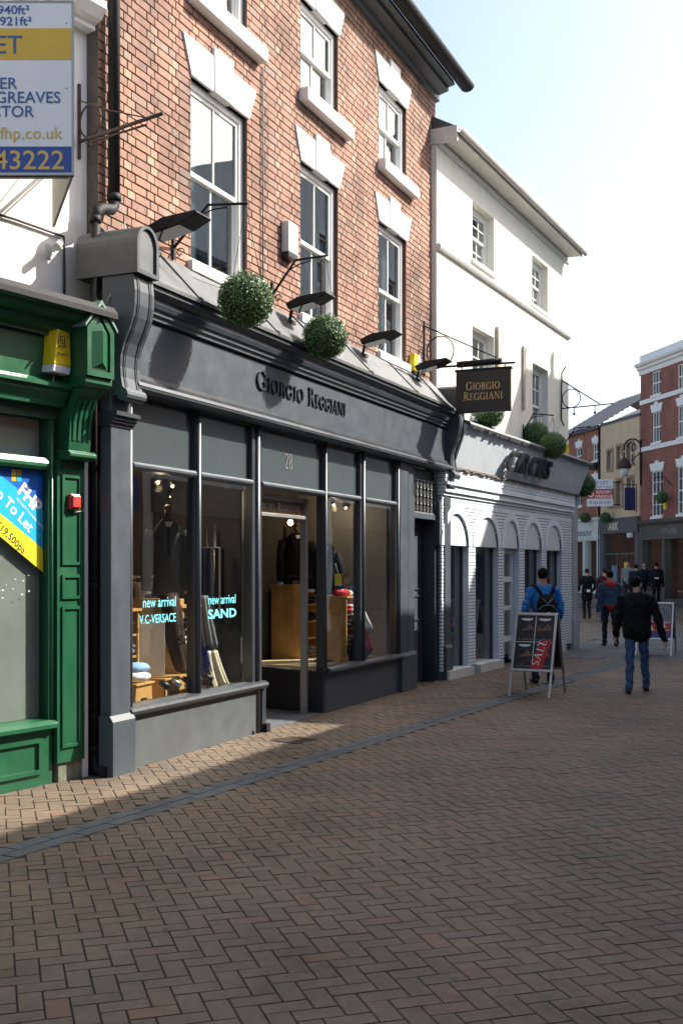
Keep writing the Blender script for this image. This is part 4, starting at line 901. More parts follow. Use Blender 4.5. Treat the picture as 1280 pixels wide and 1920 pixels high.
def far_window(parent, s0, s1, z0, z1, w, fm, cols=2, rows=2, rec=.08):
    m = MB(); f = .05
    m.box(s0, s0 + f, w - rec, w - .03, z0, z1); m.box(s1 - f, s1, w - rec, w - .03, z0, z1); m.box(s0 + f, s1 - f, w - rec, w - .031, z1 - f, z1); m.box(s0 + f, s1 - f, w - rec, w - .031, z0, z0 + f); m.box(s0 + f, s1 - f, w - rec, w - .032, (z0 + z1) / 2 - .03, (z0 + z1) / 2 + .03)
    for k in range(1, cols): c = s0 + (s1 - s0) * k / cols; m.box(c - .015, c + .015, w - rec, w - .035, z0 + f, z1 - f)
    for k in range(1, rows * 2):
        if k != rows: c = z0 + (z1 - z0) * k / (rows * 2); m.box(s0 + f, s1 - f, w - rec, w - .036, c - .013, c + .013)
    win = m.build('window', fm, parent); MB().box(s0 + .01, s1 - .01, w - rec - .02, w - rec, z0 + .01, z1 - .01).build('pane', pane_dark, win); return win
gF = .42
def worn_line(parent, mat, s0, s1, z, h, w, n):
    """a line of lettering too small to read: a row of strokes"""
    rr = random.Random(n); m = MB(); p = (s1 - s0) / n
    for k in range(n):
        a = s0 + k * p; q = p * rr.uniform(.18, .3); m.box(a, a + q, w, w + .004, z, z + h)
        if rr.random() < .6: zz = z + h * rr.choice((0, .42, .84)); m.box(a + q, a + p * .75, w, w + .0035, zz, zz + h * .16)
        if rr.random() < .6: m.box(a + p * .6, a + p * .75, w, w + .003, z + h * rr.choice((0, .45)), z + h)
    m.build('lettering', mat, parent)
# red house on the right
RH = thing('red_brick_building', 'tall red brick corner building with white cornice and white string courses', 'building', FF)
rw = [(1.12, 1.93, 9.56, 10.62), (1.15, 1.95, 7.42, 8.78), (1.08, 2.12, 4.10, 6.13), (3.42, 4.25, 9.45, 10.55), (3.45, 4.25, 7.40, 8.75), (3.42, 4.45, 4.10, 6.13)]
m = MB(); walls_with_holes(m, 0, 9, 3.75, 11.0, rw, -.35, 0); m.build('wall', fb_red, RH)
MB().box(0, .3, -8, -.35, 0, 11).box(0, 9, -8.2, -8, 0, 11).build('side_wall', fb_red, RH)
MB().prof([(-.1, 10.65), (.03, 10.66), (.05, 10.85), (.14, 10.9), (.14, 11.0), (.25, 11.05), (.28, 11.16), (-.1, 11.16)], -.12, 9).build('cornice', white_paint, RH)
MB().box(-.02, 9, -.3, .04, 11.16, 11.55).build('parapet', white_paint, RH)
for z in (9.28, 7.12): MB().box(-.02, 9, -.05, .05, z, z + .20).build('string_course', white_paint, RH)
for i, (a, b, c, d) in enumerate(rw):
    far_window(RH, a, b, c, d, 0, white_paint, 3, 2 if i in (2, 5) else 1)
    MB().box(a - .03, b + .03, -.05, .08, c - .12, c).build('sill', white_paint, RH)
    if i not in (0, 3):
        cx = (a + b) / 2
        l = MB().poly([(a - .02, d), (b + .02, d), (b + .16, d + .36), (a - .16, d + .36)], -.05, .03).build('lintel', white_paint, RH); MB().poly([(cx - .12, d), (cx + .12, d), (cx + .15, d + .46), (cx - .15, d + .46)], -.05, .05).build('keystone', white_paint, l)
m = MB(); m.add([(0, .2, 11.3), (9, .2, 11.3), (9, 4, 13.2), (0, 4, 13.2), (0, 8, 11.3), (9, 8, 11.3)], [(0, 1, 2, 3), (3, 2, 5, 4)]); m.build('roof', slate, RH, recalc=False)
brown_shop = paint('taupe_shop_paint', (.085, .078, .066), .5, .08, 4, .1, 0, .2)
MB().prof([(-.1, 3.70), (.10, 3.70), (.22, 3.82), (.24, 3.92), (-.1, 3.98)], 0, 9).build('shop_cornice', brown_shop, RH); MB().box(.15, 9, -.1, .06, 3.05, 3.70).build('shop_fascia', brown_shop, RH)
worn_line(RH, alu_dull, 2.1, 3.5, 3.28, .24, .061, 6)
for q0, q1, q2, q3 in ((0, .32, .08, 3.7), (2.05, 2.3, .02, 3.05), (4.2, 4.5, .02, 3.05)): MB().box(q0, q1, -.3, q2, gF - .3, q3).build('shop_pilaster', brown_shop, RH)
MB().box(.32, 2.05, -.2, -.19, gF + .3, 3.05).box(2.3, 4.2, -.3, -.29, gF, 3.05).build('shop_pane', shop_glass, RH); MB().box(.32, 2.05, -.25, .0, gF - .3, gF + .32).build('stall_riser', brown_shop, RH)
MB().box(.1, 9, -3.0, -2.9, 0, 3.2).box(.1, 9, -2.9, -.3, 3.0, 3.05).build('shop_room', interior, RH)
MB().box(.9, 1.3, -.6, -.58, 2.2, 2.6).build('blue_poster', cyan_print, RH)
MB().box(2.9, 3.4, -1.2, -1.1, 2.5, 2.8).build('lit_sign', emit('lit_green_sign', (.65, .9, .6), 1.2), RH)
MB().box(.0, 9, -3, 0, 0, gF).build('footing', brown_shop, RH)
# ochre house with the ARK shop
AH = thing('ochre_rendered_building', 'ochre rendered building with small brown windows over a grey ARK shopfront', 'building', FF, (-4.15, .05, 0))
aw = [(.75, 1.40, 6.55, 7.55), (1.80, 2.48, 6.60, 7.65), (2.85, 3.60, 6.65, 7.72), (.95, 1.40, 4.75, 5.95), (1.80, 2.48, 4.72, 6.02), (2.9, 3.6, 4.75, 6.06)]
m = MB(); walls_with_holes(m, 0, 4.13, 4.15, 8.8, aw, -.35, 0); m.build('wall', far_cream, AH)
MB().box(0, 4.13, -.35, .03, 8.8, 8.95).build('coping', slate, AH)
fr_ = paint('brown_stone_surround', (.30, .21, .14), .8, .15, 8, .3, 0, .3)
for a, b, c, d in aw:
    far_window(AH, a + .06, b - .06, c + .06, d - .06, -.12, white_paint, 2, 1)
    MB().ring([(a - .06, c - .08), (b + .06, c - .08), (b + .06, d + .08), (a - .06, d + .08)], [(a + .05, c + .05), (b - .05, c + .05), (b - .05, d - .05), (a + .05, d - .05)], -.2, .03).build('surround', fr_, AH)
MB().add([(0, .1, 8.9), (4.13, .1, 8.9), (4.13, 4, 10.6), (0, 4, 10.6), (0, 8, 8.9), (4.13, 8, 8.9)], [(0, 1, 2, 3), (3, 2, 5, 4)]).build('roof', slate, AH, recalc=False)
MB().poly([(3.6, 8.9), (4.12, 8.9), (4.12, 10.0), (3.6, 9.6)], -.5, -.3).build('party_wall', fb_brown, AH)
sh = paint('charcoal_shop_paint', (.10, .10, .105), .5, .06, 4, .1, 0, .15)
MB().box(0, 4.13, -.1, .12, 3.45, 4.18).build('shop_fascia', sh, AH); text('lettering', 'ARK', .52, paint('cream_letter', (.66, .60, .46), .5, .05, 4, 0, 0, .1), AH, (1.15, .123, 3.60), .02, 'LEFT', 0, 1.05, .012)
MB().box(0, .42, -.3, .05, 0, 3.45).box(3.75, 4.13, -.3, .05, 0, 3.45).box(.42, 3.75, -.16, -.08, 2.42, 2.5).box(1.6, 1.68, -.16, -.09, gF, 2.42).box(2.6, 2.68, -.16, -.09, gF, 2.42).build('shop_frame', sh, AH)
MB().box(.42, 3.75, -.13, -.12, gF, 3.45).build('shop_pane', shop_glass, AH); MB().box(0, 4.13, -3, -2.9, 0, 3.5).box(0, 4.13, -2.9, -.3, 3.4, 3.45).build('shop_room', interior, AH)
MB().box(2.35, 2.85, -.118, -.112, 1.55, 2.05).build('poster', lemon_print, AH); MB().poly([(2.45, 1.62), (2.75, 1.62), (2.6, 1.98)], -.1115, -.108).build('poster_print', red_plastic, AH)
MB().box(1.0, 1.6, -.118, -.112, .9, 1.9).build('blue_panel', paint('pale_blue_panel', (.12, .22, .34), .4, .05, 3, 0, 0, .1), AH)
MB().box(0, 4.13, -3, -.02, 0, gF).build('footing', sh, AH); MB().box(3.35, 3.75, .13, .25, 3.2, 3.42).build('fascia_vent', old_white, AH)
# narrow orange brick house with the white shop
NH = thing('orange_brick_building', 'narrow orange brick building with slate roof above a white shopfront', 'building', FF, (-9.2, .0, 0))
nw = [(4.05, 4.65, 7.2, 8.05), (4.05, 4.65, 5.0, 6.2), (2.0, 2.7, 7.2, 8.05), (2.0, 2.7, 5.0, 6.2)]
m = MB(); walls_with_holes(m, 0, 5.0, 4.3, 8.75, nw, -.35, 0); m.build('wall', fb_orange, NH)
for a, b, c, d in nw:
    far_window(NH, a, b, c, d, 0, white_paint, 2, 1); cx = (a + b) / 2
    MB().poly([(a - .02, d), (b + .02, d), (b + .14, d + .34), (cx + .1, d + .34), (cx + .1, d + .44), (cx - .1, d + .44), (cx - .1, d + .34), (a - .14, d + .34)], -.05, .03).build('lintel', white_paint, NH); MB().box(a - .05, b + .05, -.05, .06, c - .1, c).build('sill', white_paint, NH)
MB().box(4.0, 4.7, 0, .2, 6.75, 7.05).build('window_box', plain_black, NH)
MB().box(-.05, 5.0, -.3, .16, 8.75, 8.90).build('eaves_board', grey_dark, NH)
MB().add([(-.1, -.18, 8.88), (5.02, -.18, 8.88), (5.02, 3.4, 11.0), (-.1, 3.4, 11.0), (-.1, 8, 8.9), (5.02, 8, 8.9)], [(0, 1, 2, 3), (3, 2, 5, 4)]).build('roof', slate, NH, recalc=False)
for k in range(12): MB().prof([(.14 - .04 * k * 7, 8.92 + .04 * k * 4.15), (.10 - .04 * k * 7, 8.95 + .04 * k * 4.15), (-.12 - .04 * k * 7, 9.06 + .04 * k * 4.15), (-.10 - .04 * k * 7, 9.0 + .04 * k * 4.15)], -.1, 5.0).build('slate_course', slate, NH)
MB().tube([(4.9, .07, gF), (4.9, .07, 8.8)], .05, 8).build('rainwater_pipe', black_iron, NH)
pw = paint('pale_mint_shop_paint', (.60, .66, .63), .5, .05, 4, .1, 0, .15)
MB().prof([(-.1, 3.15), (.06, 3.15), (.10, 3.25), (.12, 4.10), (.2, 4.2), (.2, 4.32), (-.1, 4.34)], 0, 4.98).build('shop_fascia', pw, NH); worn_line(NH, text_black, 2.45, 4.2, 3.42, .24, .108, 7)
MB().box(4.65, 4.98, -.3, .08, 0, 3.15).box(2.9, 3.2, -.3, .05, 0, 3.15).box(0, .3, -.3, .05, 0, 3.15).box(.3, 4.65, -.3, .02, 0, gF + .55).build('shop_frame', pw, NH)
MB().box(.3, 4.65, -.12, -.11, gF + .55, 3.15).build('shop_pane', shop_glass, NH); MB().box(0, 4.98, -3, -2.9, 0, 3.5).box(0, 4.98, -2.9, -.3, 3.2, 3.25).build('shop_room', interior, NH)
MB().box(0, 4.98, -8, -3.1, 0, 8.7).build('rear_block', fb_brown, NH); MB().box(4.9, 4.98, -3.1, -.32, 0, 4.3).build('party_wall', fb_brown, NH); MB().box(0, .08, -3.1, -.32, 0, 4.3).build('party_wall', fb_brown, NH)
MB().box(0, 4.13, -8, -3.1, 0, 8.8).build('rear_block', fb_brown, AH); MB().box(4.05, 4.13, -3.1, -.32, 0, 8.0).build('party_wall', fb_brown, AH); MB().box(0, .08, -3.1, -.32, 0, 8.0).build('party_wall', fb_brown, AH)
MB().box(0, .1, -3.1, -.36, 0, 3.7).build('party_wall', fb_red, RH)
# gabled house showing above the roofs
GB = thing('gabled_brick_building', 'brown brick gable with dark verge rising behind the orange and ochre buildings', 'building', FF, (-9.5, -6.0, 0))
MB().poly([(-2, 0), (9.3, 0), (9.3, 9.6), (6.3, 11.6), (1.5, 9.3), (-2, 8.0)], -.4, 0).build('gable_wall', fb_brown, GB)
MB().poly([(-2.2, 7.9), (6.3, 11.75), (9.5, 11.2), (9.5, 11.45), (6.3, 12.05), (-2.2, 8.2)], -6, .12).build('roof', slate, GB)
# houses round the bend on the left, closing the side street
SH = thing('side_street_house', 'plain brick house closing the side street behind the white building', 'building', Frame((2.5, 62, 0), 80))
MB().box(-6, 9, -6, 0, 0, 8.2).build('wall', fb_brown, SH); MB().add([(-6, -.2, 8.2), (9, -.2, 8.2), (9, 3, 10.4), (-6, 3, 10.4), (-6, 6, 8.2), (9, 6, 8.2)], [(0, 1, 2, 3), (3, 2, 5, 4)]).build('roof', slate, SH, recalc=False)
for a in (-4, -1, 2, 5): far_window(SH, a, a + 1, 4.8, 6.6, .12, white_paint)
# signs and brackets of the far row
def hang_board(name, label, s, w0, w1, z0, z1, mat, arm_z, group=None):
    t = thing(name, label, 'sign', FF, (s, 0, 0)); MB().box(-.03, .03, w0, w1, z0, z1).build('board', mat, t); MB().tube([(0, .02, arm_z), (0, w1 + .1, arm_z)], .02, 6).build('arm', black_iron, t)
    MB().tube([(0, .05, arm_z), (0, .05, z0 - .1)], .02, 6).build('back_bar', black_iron, t); MB().tube([(0, w0 + .1, arm_z), (0, w0 + .1, z1)], .01, 5).tube([(0, w1 - .1, arm_z), (0, w1 - .1, z1)], .01, 5).build('hanger', black_iron, t); return t
hang_board('hanging_sign', 'plain dark blue hanging sign on the ochre building', -.3, .12, .64, 4.45, 5.5, paint('navy_sign_paint', (.022, .03, .10), .5, .05, 3, 0, 0, .1), 5.65)
TL = thing('letting_sign', 'white TO LET board with red band fixed in front of the ochre building', 'sign', FF, (-2.5, .85, 0), turn=R(65))
MB().box(-.62, .62, 0, .04, 4.75, 6.05).build('board', sign_white, TL); MB().box(-.62, .62, .041, .046, 5.12, 5.58).build('red_band', sale_red, TL)
text('lettering', 'TO LET', .24, text_blue, TL, (0, .043, 5.80), .002, 'CENTER', 0, 1.0); worn_line(TL, text_blue, -.52, .52, 5.64, .07, .041, 18)
text('lettering', 'GADSBY', .20, text_white, TL, (.18, .048, 5.37), .002, 'CENTER', 0, 1.0, .004); text('lettering', 'ORRIDGE', .20, text_white, TL, (.18, .048, 5.16), .002, 'CENTER', 0, 1.0, .004); worn_line(TL, text_blue, -.5, .5, 4.87, .13, .041, 11)
MB().ring(ell(-.42, 5.35, .13, .16), ell(-.42, 5.35, .08, .11), .046, .05).build('emblem', text_white, TL)
for z in (4.82, 5.9): MB().tube([(-.6, -.03, z), (.98, -.06, z)], .025, 6).build('arm', black_iron, TL)
LM = thing('wall_lantern', 'ornate iron scroll bracket with hanging lantern at the red building corner', 'lamp', FF, (.1, .02, 7.2))
MB().tube([(0, .42 + .42 * math.cos(a), .1 + .42 * math.sin(a)) for a in np.linspace(-.3, 3.6, 24)], .035, 6).build('scroll', black_iron, LM)
MB().tube([(0, .42 + (.3 - .03 * k) * math.cos(k * .7), .1 + (.3 - .03 * k) * math.sin(k * .7)) for k in range(9)], .025, 6).build('curl', black_iron, LM); MB().box(-.04, .04, 0, .05, -1.6, .5).build('back_bar', black_iron, LM); MB().tube([(0, .05, -.1), (0, .5, -.5), (0, .3, -.7)], .025, 6).build('brace', black_iron, LM)
MB().tube([(0, .84, -.1), (0, .84, -.35)], .03, 6).build('hook', black_iron, LM); MB().tube([(0, .84, -.35), (0, .84, -.5), (0, .84, -.75), (0, .84, -.85)], [.05, .22, .34, .30], 10).build('hood', rusty_iron, LM); MB().tube([(0, .84, -.85), (0, .84, -1.15), (0, .84, -1.25)], [.24, .15, .05], 10).build('globe', old_white, LM)
# ------------------------------------------------------------------ houses on the near side of the street (they shade it and show in the panes)
def opposite(name, label, s0, s1, eave, mat, nwin, shop, flat=False):
    f = Frame(FM.P(0, 0, 0), FM.a); t = thing(name, label, 'building', FM, (0, 7.0, 0))
    wins = []; rows = [(4.4, 6.0)] + ([(7.4, 8.6)] if eave > 8.8 else []) + ([(9.9, 11.3)] if eave > 12 else [])
    if eave < 8: rows = [(4.2, 5.9)]
    st = (s1 - s0) / nwin
    for r0, r1 in rows:
        for k in range(nwin): c = s0 + (k + .5) * st; wins.append((c - .5, c + .5, r0, r1))
    m = MB(); walls_with_holes(m, s0, s1, 0, eave - .05, wins, .0, .35); m.box(s0, s0 + .3, .35, 6, 0, eave - .05); m.box(s1 - .3, s1, .35, 6, 0, eave - .05); m.box(s0, s1, 6, 6.3, 0, eave - .05); m.build('wall', mat, t)
    for a, b, c, d in wins:
        w = MB().ring([(a, c), (b, c), (b, d), (a, d)], [(a + .06, c + .06), (b - .06, c + .06), (b - .06, d - .06), (a + .06, d - .06)], .10, .16).box(a, b, .10, .15, (c + d) / 2 - .03, (c + d) / 2 + .03).build('window', white_paint, t); MB().box(a, b, .17, .19, c, d).build('pane', pane_dark, w)
        MB().box(a - .1, b + .1, -.06, .1, c - .14, c).build('sill', white_paint, t); MB().box(a - .12, b + .12, -.03, .1, d, d + .3).build('lintel', white_paint, t)
    MB().box(s0 + .001, s1 - .001, -.25, .1, eave - .12, eave).build('eaves', grey_dark, t)
    if flat: MB().box(s0 + .01, s1 - .01, .0, 6.2, eave - .2, eave - .1).build('roof', slate, t)
    else: MB().add([(s0, .26, eave + .003), (s1, .26, eave + .003), (s1, -3, eave + 1.9), (s0, -3, eave + 1.9), (s0, -6.3, eave), (s1, -6.3, eave)], [(0, 1, 2, 3), (3, 2, 5, 4)]).build('roof', slate, t, recalc=False)
    MB().box(s0 + .3, s1 - .3, -.12, .02, 2.9, 3.6).build('shop_fascia', shop, t); MB().box(s0 + .4, s1 - .4, -.03, -.01, .5, 2.9).build('shop_pane', pane_dark, t); MB().box(s0 + .3, s1 - .3, -.08, .02, 0, .5).build('stall_riser', shop, t)
    return t
oA = opposite('brick_terrace_house', 'low brick terrace house across the street with a blue shopfront', -15, 11.34, 7.2, fb_orange, 7, sign_blue)
oB = opposite('rendered_terrace_house', 'lower white flat-roofed house across the street beside the brick terrace', 11.35, 20.4, 9.0, white_wall, 3, grey_riser, True)
oC = opposite('tall_rendered_house', 'tall pale rendered house across the street with two chimney pots', 20.41, 31, 13.5, white_wall, 4, grey_riser, True)
oD = opposite('tall_brown_house', 'tall brown brick house across the street nearest the red building', 31.01, 47, 13.2, fb_brown, 5, grey_dark, True)
for a, hh in ((20.75, .62), (22.6, .75)):
    MB().tube([(a, .05, 13.4), (a, .05, 13.55), (a, .05, 13.5 + hh * .75), (a, .05, 13.5 + hh)], [.16, .12, .10, .13], 10).build('chimney_pot', fb_orange, oC)
# ------------------------------------------------------------------ clipped box balls hung from iron arms
leaf_mat = None
def leafmat():
    m, t, b = _nodes('box_leaves'); r = N(t, 'ShaderNodeNewGeometry').outputs['Random Per Island']
    c = ramp(t, r, [(0, (.035, .085, .022)), (.4, (.07, .16, .042)), (.75, (.11, .22, .062)), (1, (.17, .28, .10))]); t.links.new(c.outputs[0], b.inputs['Base Color']); b.inputs['Roughness'].default_value = .5
    return m
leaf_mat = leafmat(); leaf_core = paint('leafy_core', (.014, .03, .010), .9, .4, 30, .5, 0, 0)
def leaf_mesh(Rad, n, size):
    rng = np.random.default_rng(5); g = (1 + 5 ** .5) / 2; i = np.arange(n); z = 1 - 2 * (i + .5) / n; th = 2 * math.pi * i / g
    D = np.stack([np.sqrt(1 - z * z) * np.cos(th), np.sqrt(1 - z * z) * np.sin(th), z], 1); D += rng.normal(0, .04, D.shape); D /= np.linalg.norm(D, axis=1)[:, None]
    bumpy = 1 + .03 * np.sin(9 * D[:, 0] + 2) * np.cos(7 * D[:, 2]) ; P = D * (Rad * (bumpy + rng.uniform(-.10, .07, n)))[:, None]
    nrm = D + rng.normal(0, .55, D.shape); nrm /= np.linalg.norm(nrm, axis=1)[:, None]
    a = np.cross(nrm, rng.normal(0, 1, D.shape)); a /= np.linalg.norm(a, axis=1)[:, None]; b = np.cross(nrm, a)
    L = (size * rng.uniform(.7, 1.3, n))[:, None]; V = np.stack([P - a * L, P - b * L * .5 + nrm * L * .1, P + a * L, P + b * L * .5 + nrm * L * .1], 1)
    return quads_mesh('leaves', V, leaf_mat, np.array([(0, 1, 2, 3)]))
ball_leaves = leaf_mesh(.25, 4200, .0135)
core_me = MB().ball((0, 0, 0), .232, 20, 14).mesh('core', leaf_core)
def hanging_ball(frame, s, w, z, label, group=None, r=.25, chain=.75, detail=True):
    t = thing('topiary_ball', label, 'topiary', frame, (s, w, z), group); k = r / .25; t.scale = (k, k, k)
    t.rotation_euler.z += random.uniform(0, 6)
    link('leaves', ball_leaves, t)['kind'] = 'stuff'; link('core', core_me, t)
    if chain:
        m = MB()
        for a in range(3): m.tube([(.15 * math.cos(a * 2.1), .15 * math.sin(a * 2.1), .19), (0, 0, chain / k)], .0035, 4)
        m.build('hanging_wire', black_iron, t)
    return t
def arm_bracket(frame, s, wb, zb, we, ze, wt, zt, label, group=None):
    t = thing('hanging_bracket', label, 'bracket', frame, (s, wb, zb), group)
    MB().box(-.02, .02, 0, .012, -.12, .14).build('wall_plate', black_iron, t)
    MB().tube([(0, .01, 0), (0, we - wb, ze - zb), (0, wt - wb, zt - zb)], .014, 6).build('arm', black_iron, t)
    MB().tube([(0, (we - wb) * .7, (ze - zb) * .7), (0, we - wb + .05, ze - zb - .05), (0, (we + wt) / 2 - wb, (ze + zt) / 2 - zb - .03)], .008, 5).build('brace', black_iron, t)
    MB().tube([(0, .07 + .05 * math.cos(a) * (1 - a / 9), -.02 + .05 * math.sin(a) * (1 - a / 9) - .04) for a in np.linspace(0, 6, 16)], .006, 5).build('scroll', black_iron, t); return t
arm_bracket(FM, 1.45, -.29, 4.86, .09, 5.22, .52, 5.18, 'iron arm over the first window carrying the topiary ball nearest the barrel cap', 'hanging basket arms')
arm_bracket(FM, 3.55, -.29, 4.88, .0, 5.23, .40, 5.24, 'iron arm between first and second brick windows carrying a topiary ball', 'hanging basket arms')
hanging_ball(FM, 1.44, .50, 4.27, 'round clipped topiary ball hanging under first-floor window nearest the downpipe', 'topiary balls', .252, .9)
hanging_ball(FM, 3.50, .39, 4.32, 'round clipped topiary ball hanging over the GIORGIO lettering beside two floodlights', 'topiary balls', .245, .9)
arm_bracket(FC, 4.3, WC + .01, 4.42, .02, 4.76, .42, 4.70, 'iron arm on white wall above the CIRCUS letters', 'hanging basket arms')
hanging_ball(FC, 4.3, .40, 4.12, 'clipped topiary ball hanging in front of the CIRCUS name board', 'topiary balls', .25, .55)
hanging_ball(FC, 4.55, -.02, 4.36, 'shaded topiary ball on the ledge behind the CIRCUS name board', 'topiary balls', .26, 0)
arm_bracket(FC, 7.2, WC + .01, 4.45, .08, 4.80, .42, 4.81, 'iron arm at the corner end of the white building', 'hanging basket arms')
hanging_ball(FC, 7.85, .10, 3.60, 'topiary ball at the far corner of the white shop name board', 'topiary balls', .25, 1.2)
t = hanging_ball(FC, 1.75, -.0, 4.45, 'topiary ball half hidden behind the black hanging sign', 'topiary balls', .25, 0)
for s, w, z, lb in ((-5.1, .45, 4.32, 'small topiary ball before the white shop fascia'), (-2.75, .45, 4.22, 'small topiary ball before the ARK fascia'), (2.9, .45, 4.85, 'small topiary ball before the red brick building')):
    hanging_ball(FF, s, w, z, lb, 'topiary balls', .255, .6); tb = thing('hanging_bracket', 'iron arm holding the ' + lb.replace('small ', ''), 'bracket', FF, (s, .0, z)); MB().tube([(0, 0, .55), (0, .35, .9), (0, .85, .85)], .018, 6).build('arm', black_iron, tb)
# floodlights standing on the lead roof
def flood(frame, s, w, z, label, big=1.0):
    t = thing('floodlight', label, 'floodlight', frame, (s, w, z), 'floodlights over the shop fascia'); t.scale = (big, big, big)
    MB().prof([(-.02, .10), (.30, .16), (.47, .235), (.45, .26), (.12, .235), (-.05, .17)], -.13, .13).build('housing', black_iron, t, .01)
    MB().add([(-.115, -.0, .098), (.115, -.0, .098), (.115, -.29, .152), (-.115, -.29, .152)], [(0, 1, 2, 3)]).build('lamp_glass', pane_dark, t, recalc=False)
    MB().tube([(0, -.06, -.02), (0, -.03, .10), (0, .05, .17)], .02, 8).build('bracket', rusty_iron, t); MB().box(-.06, .06, -.12, -.0, -.05, -.01).build('foot', rusty_iron, t)
    for q in (-.06, 0, .06): MB().prof([(.0, .19), (.34, .25), (.33, .262), (.0, .215)], q - .006, q + .006).build('cooling_fin', black_iron, t)
    return t
flood(FM, .92, -.13, 4.68, 'black floodlight beside the barrel cap at the downpipe end', 1.05)
flood(FM, 3.72, -.10, 4.60, 'black floodlight between the two topiary balls')
flood(FM, 5.92, -.10, 4.60, 'black floodlight below the third first-floor window')
flood(FM, 8.05, -.10, 4.60, 'black floodlight beside the hanging sign bracket')
t = thing('alarm_box', 'pale alarm box beside the middle first-floor window', 'alarm box', FM, (3.92, -.30, 5.36)); MB().box(-.13, .13, 0, .10, .06, .42).build('cover', old_white, t, .015); MB().box(-.12, .12, 0, .095, 0, .07).build('base', plain_black, t, .01)
t = thing('alarm_box', 'small yellow and white alarm box on brick wall by the hanging sign', 'alarm box', FM, (8.25, -.30, 4.72)); MB().poly([(-.13, .02), (.13, .02), (.16, .14), (.12, .28), (-.12, .28), (-.16, .14)], 0, .09).build('cover', yellow_plastic, t, .01); MB().poly([(-.02, .04), (.11, .04), (.13, .14), (.1, .26), (-.02, .26)], .09, .095).build('front_plate', sign_white, t); MB().poly([(-.12, -.04), (.12, -.04), (.13, .02), (-.13, .02)], 0, .085).build('base', plain_black, t); MB().box(.0, .09, .0955, .097, .12, .14).box(.0, .09, .0955, .097, .16, .18).build('lettering', sign_blue, t)
for s in (3.45, 3.35): pass
t = tag(MB().tube([(3.30, -.28, 4.45), (3.30, -.285, 7.36)], .007, 5).build('wall_cable', rusty_iron), 'thin dark cable running up the bricks between first and second windows', 'cable'); t.location = FM.O; t.rotation_euler = (0, 0, FM.rz)
t = tag(MB().tube([(1.6, -.1, 4.62), (2.6, -.2, 4.66), (3.4, -.2, 4.58), (4.6, -.18, 4.62), (6.2, -.2, 4.60), (7.4, -.18, 4.63), (8.8, -.1, 4.52)], .008, 5).build('roof_cable', plain_black), 'black cable trailing along the lead roof of the shopfront', 'cable'); t.location = FM.O; t.rotation_euler = (0, 0, FM.rz)
# hanging sign
HS = thing('hanging_sign', 'black hanging sign with gold GIORGIO REGGIANI lettering', 'sign', FM, (8.78, 0, 0))
m = MB().box(-.035, .035, .235, 1.095, 4.14, 4.80); m.build('board', paint('black_sign_paint', (.016, .014, .014), .4, .2, 8, .1, 0, .2), HS, .006)
MB().box(-.045, .045, .22, 1.11, 4.78, 4.815).build('top_rail', black_iron, HS)
MB().tube([(0, .25, 4.90), (0, .95, 4.91)], .05, 10).build('strip_light', black_iron, HS)
def side_letters(word, w_start, z, Hh, sm, width):
    holder = MB().box(-.037, -.036, w_start, w_start + .01, z, z + .01).build('lettering', gold, HS); adv = []; tot = 0
    for i, c in enumerate(word): a = glyph(MB(), c, 0, 0, Hh if i == 0 else sm, 0, .01); adv.append(a + .05 * Hh); tot += adv[-1]
    k = width / tot; x = w_start
    for i, c in enumerate(word):
        mm = MB(); glyph(mm, c, 0, 0, Hh if i == 0 else sm, 0, .004)
        o = mm.build('letter', gold, holder); o.matrix_local = Matrix.Translation((-.036, -x, z)) @ Matrix.Rotation(R(-90), 4, 'Z') @ Matrix.Diagonal((k, 1, 1, 1)); x += adv[i] * k
side_letters('GIORGIO', .40, 4.49, .125, .105, .54); side_letters('REGGIANI', .355, 4.335, .125, .105, .63)
b_ = thing('sign_bracket', 'wrought-iron bracket with ring holding the black hanging sign', 'bracket', FM, (8.78, -.30, 4.76))
MB().box(-.02, .02, 0, .02, 0, .86).build('back_bar', black_iron, b_); MB().tube([(0, .01, .13), (0, 1.46, .11)], .018, 8).build('arm', black_iron, b_); MB().tube([(0, .02, .78), (0, 1.22, .18)], .012, 6).build('stay', black_iron, b_)
MB().tube([(0, .27 + .22 * math.cos(a), .37 + .235 * math.sin(a)) for a in np.linspace(0, 2 * math.pi, 29)], .011, 6).build('ring', black_iron, b_)
for w in (.62, 1.3): MB().tube([(0, w, .12), (0, w, .05)], .01, 6).build('hook', black_iron, b_)
b2 = thing('sign_bracket', 'empty wrought-iron bracket with ring at the corner of the white building', 'bracket', FC, (7.0, WC, 4.88))
MB().tube([(0, .12, 1.24), (0, .03, 1.1), (0, .02, .1), (0, .08, -.05)], .016, 6).build('back_bar', black_iron, b2); MB().tube([(0, .02, .33), (0, 1.15, .37)], .014, 6).build('arm', black_iron, b2); MB().tube([(0, .02, .95), (0, .85, .38)], .014, 6).build('stay', black_iron, b2); MB().tube([(0, .24 + .2 * math.cos(a), .54 + .2 * math.sin(a)) for a in np.linspace(0, 2 * math.pi, 25)], .011, 6).build('ring', black_iron, b2)
for w in (.3, .75): MB().tube([(0, w, .35), (0, w, .22)], .01, 5).ball((0, w, .2), .03, 8, 6).build('hook', black_iron, b2)
t = thing('alarm_box', 'small yellow alarm box on the cream corner above the name board', 'alarm box', FC, (7.25, WC, 4.12)); MB().box(-.1, .1, 0, .1, 0, .35).build('cover', yellow_plastic, t, .015); MB().box(-.09, .09, 0, .095, -.05, 0).build('base', old_white, t)
t = thing('alarm_box', 'small yellow alarm box on the red brick building', 'alarm box', FF, (2.45, 0, 4.4)); MB().box(-.1, .1, 0, .12, 0, .5).build('cover', yellow_plastic, t, .015); MB().box(-.08, .08, 0, .1, -.06, 0).build('base', old_white, t)

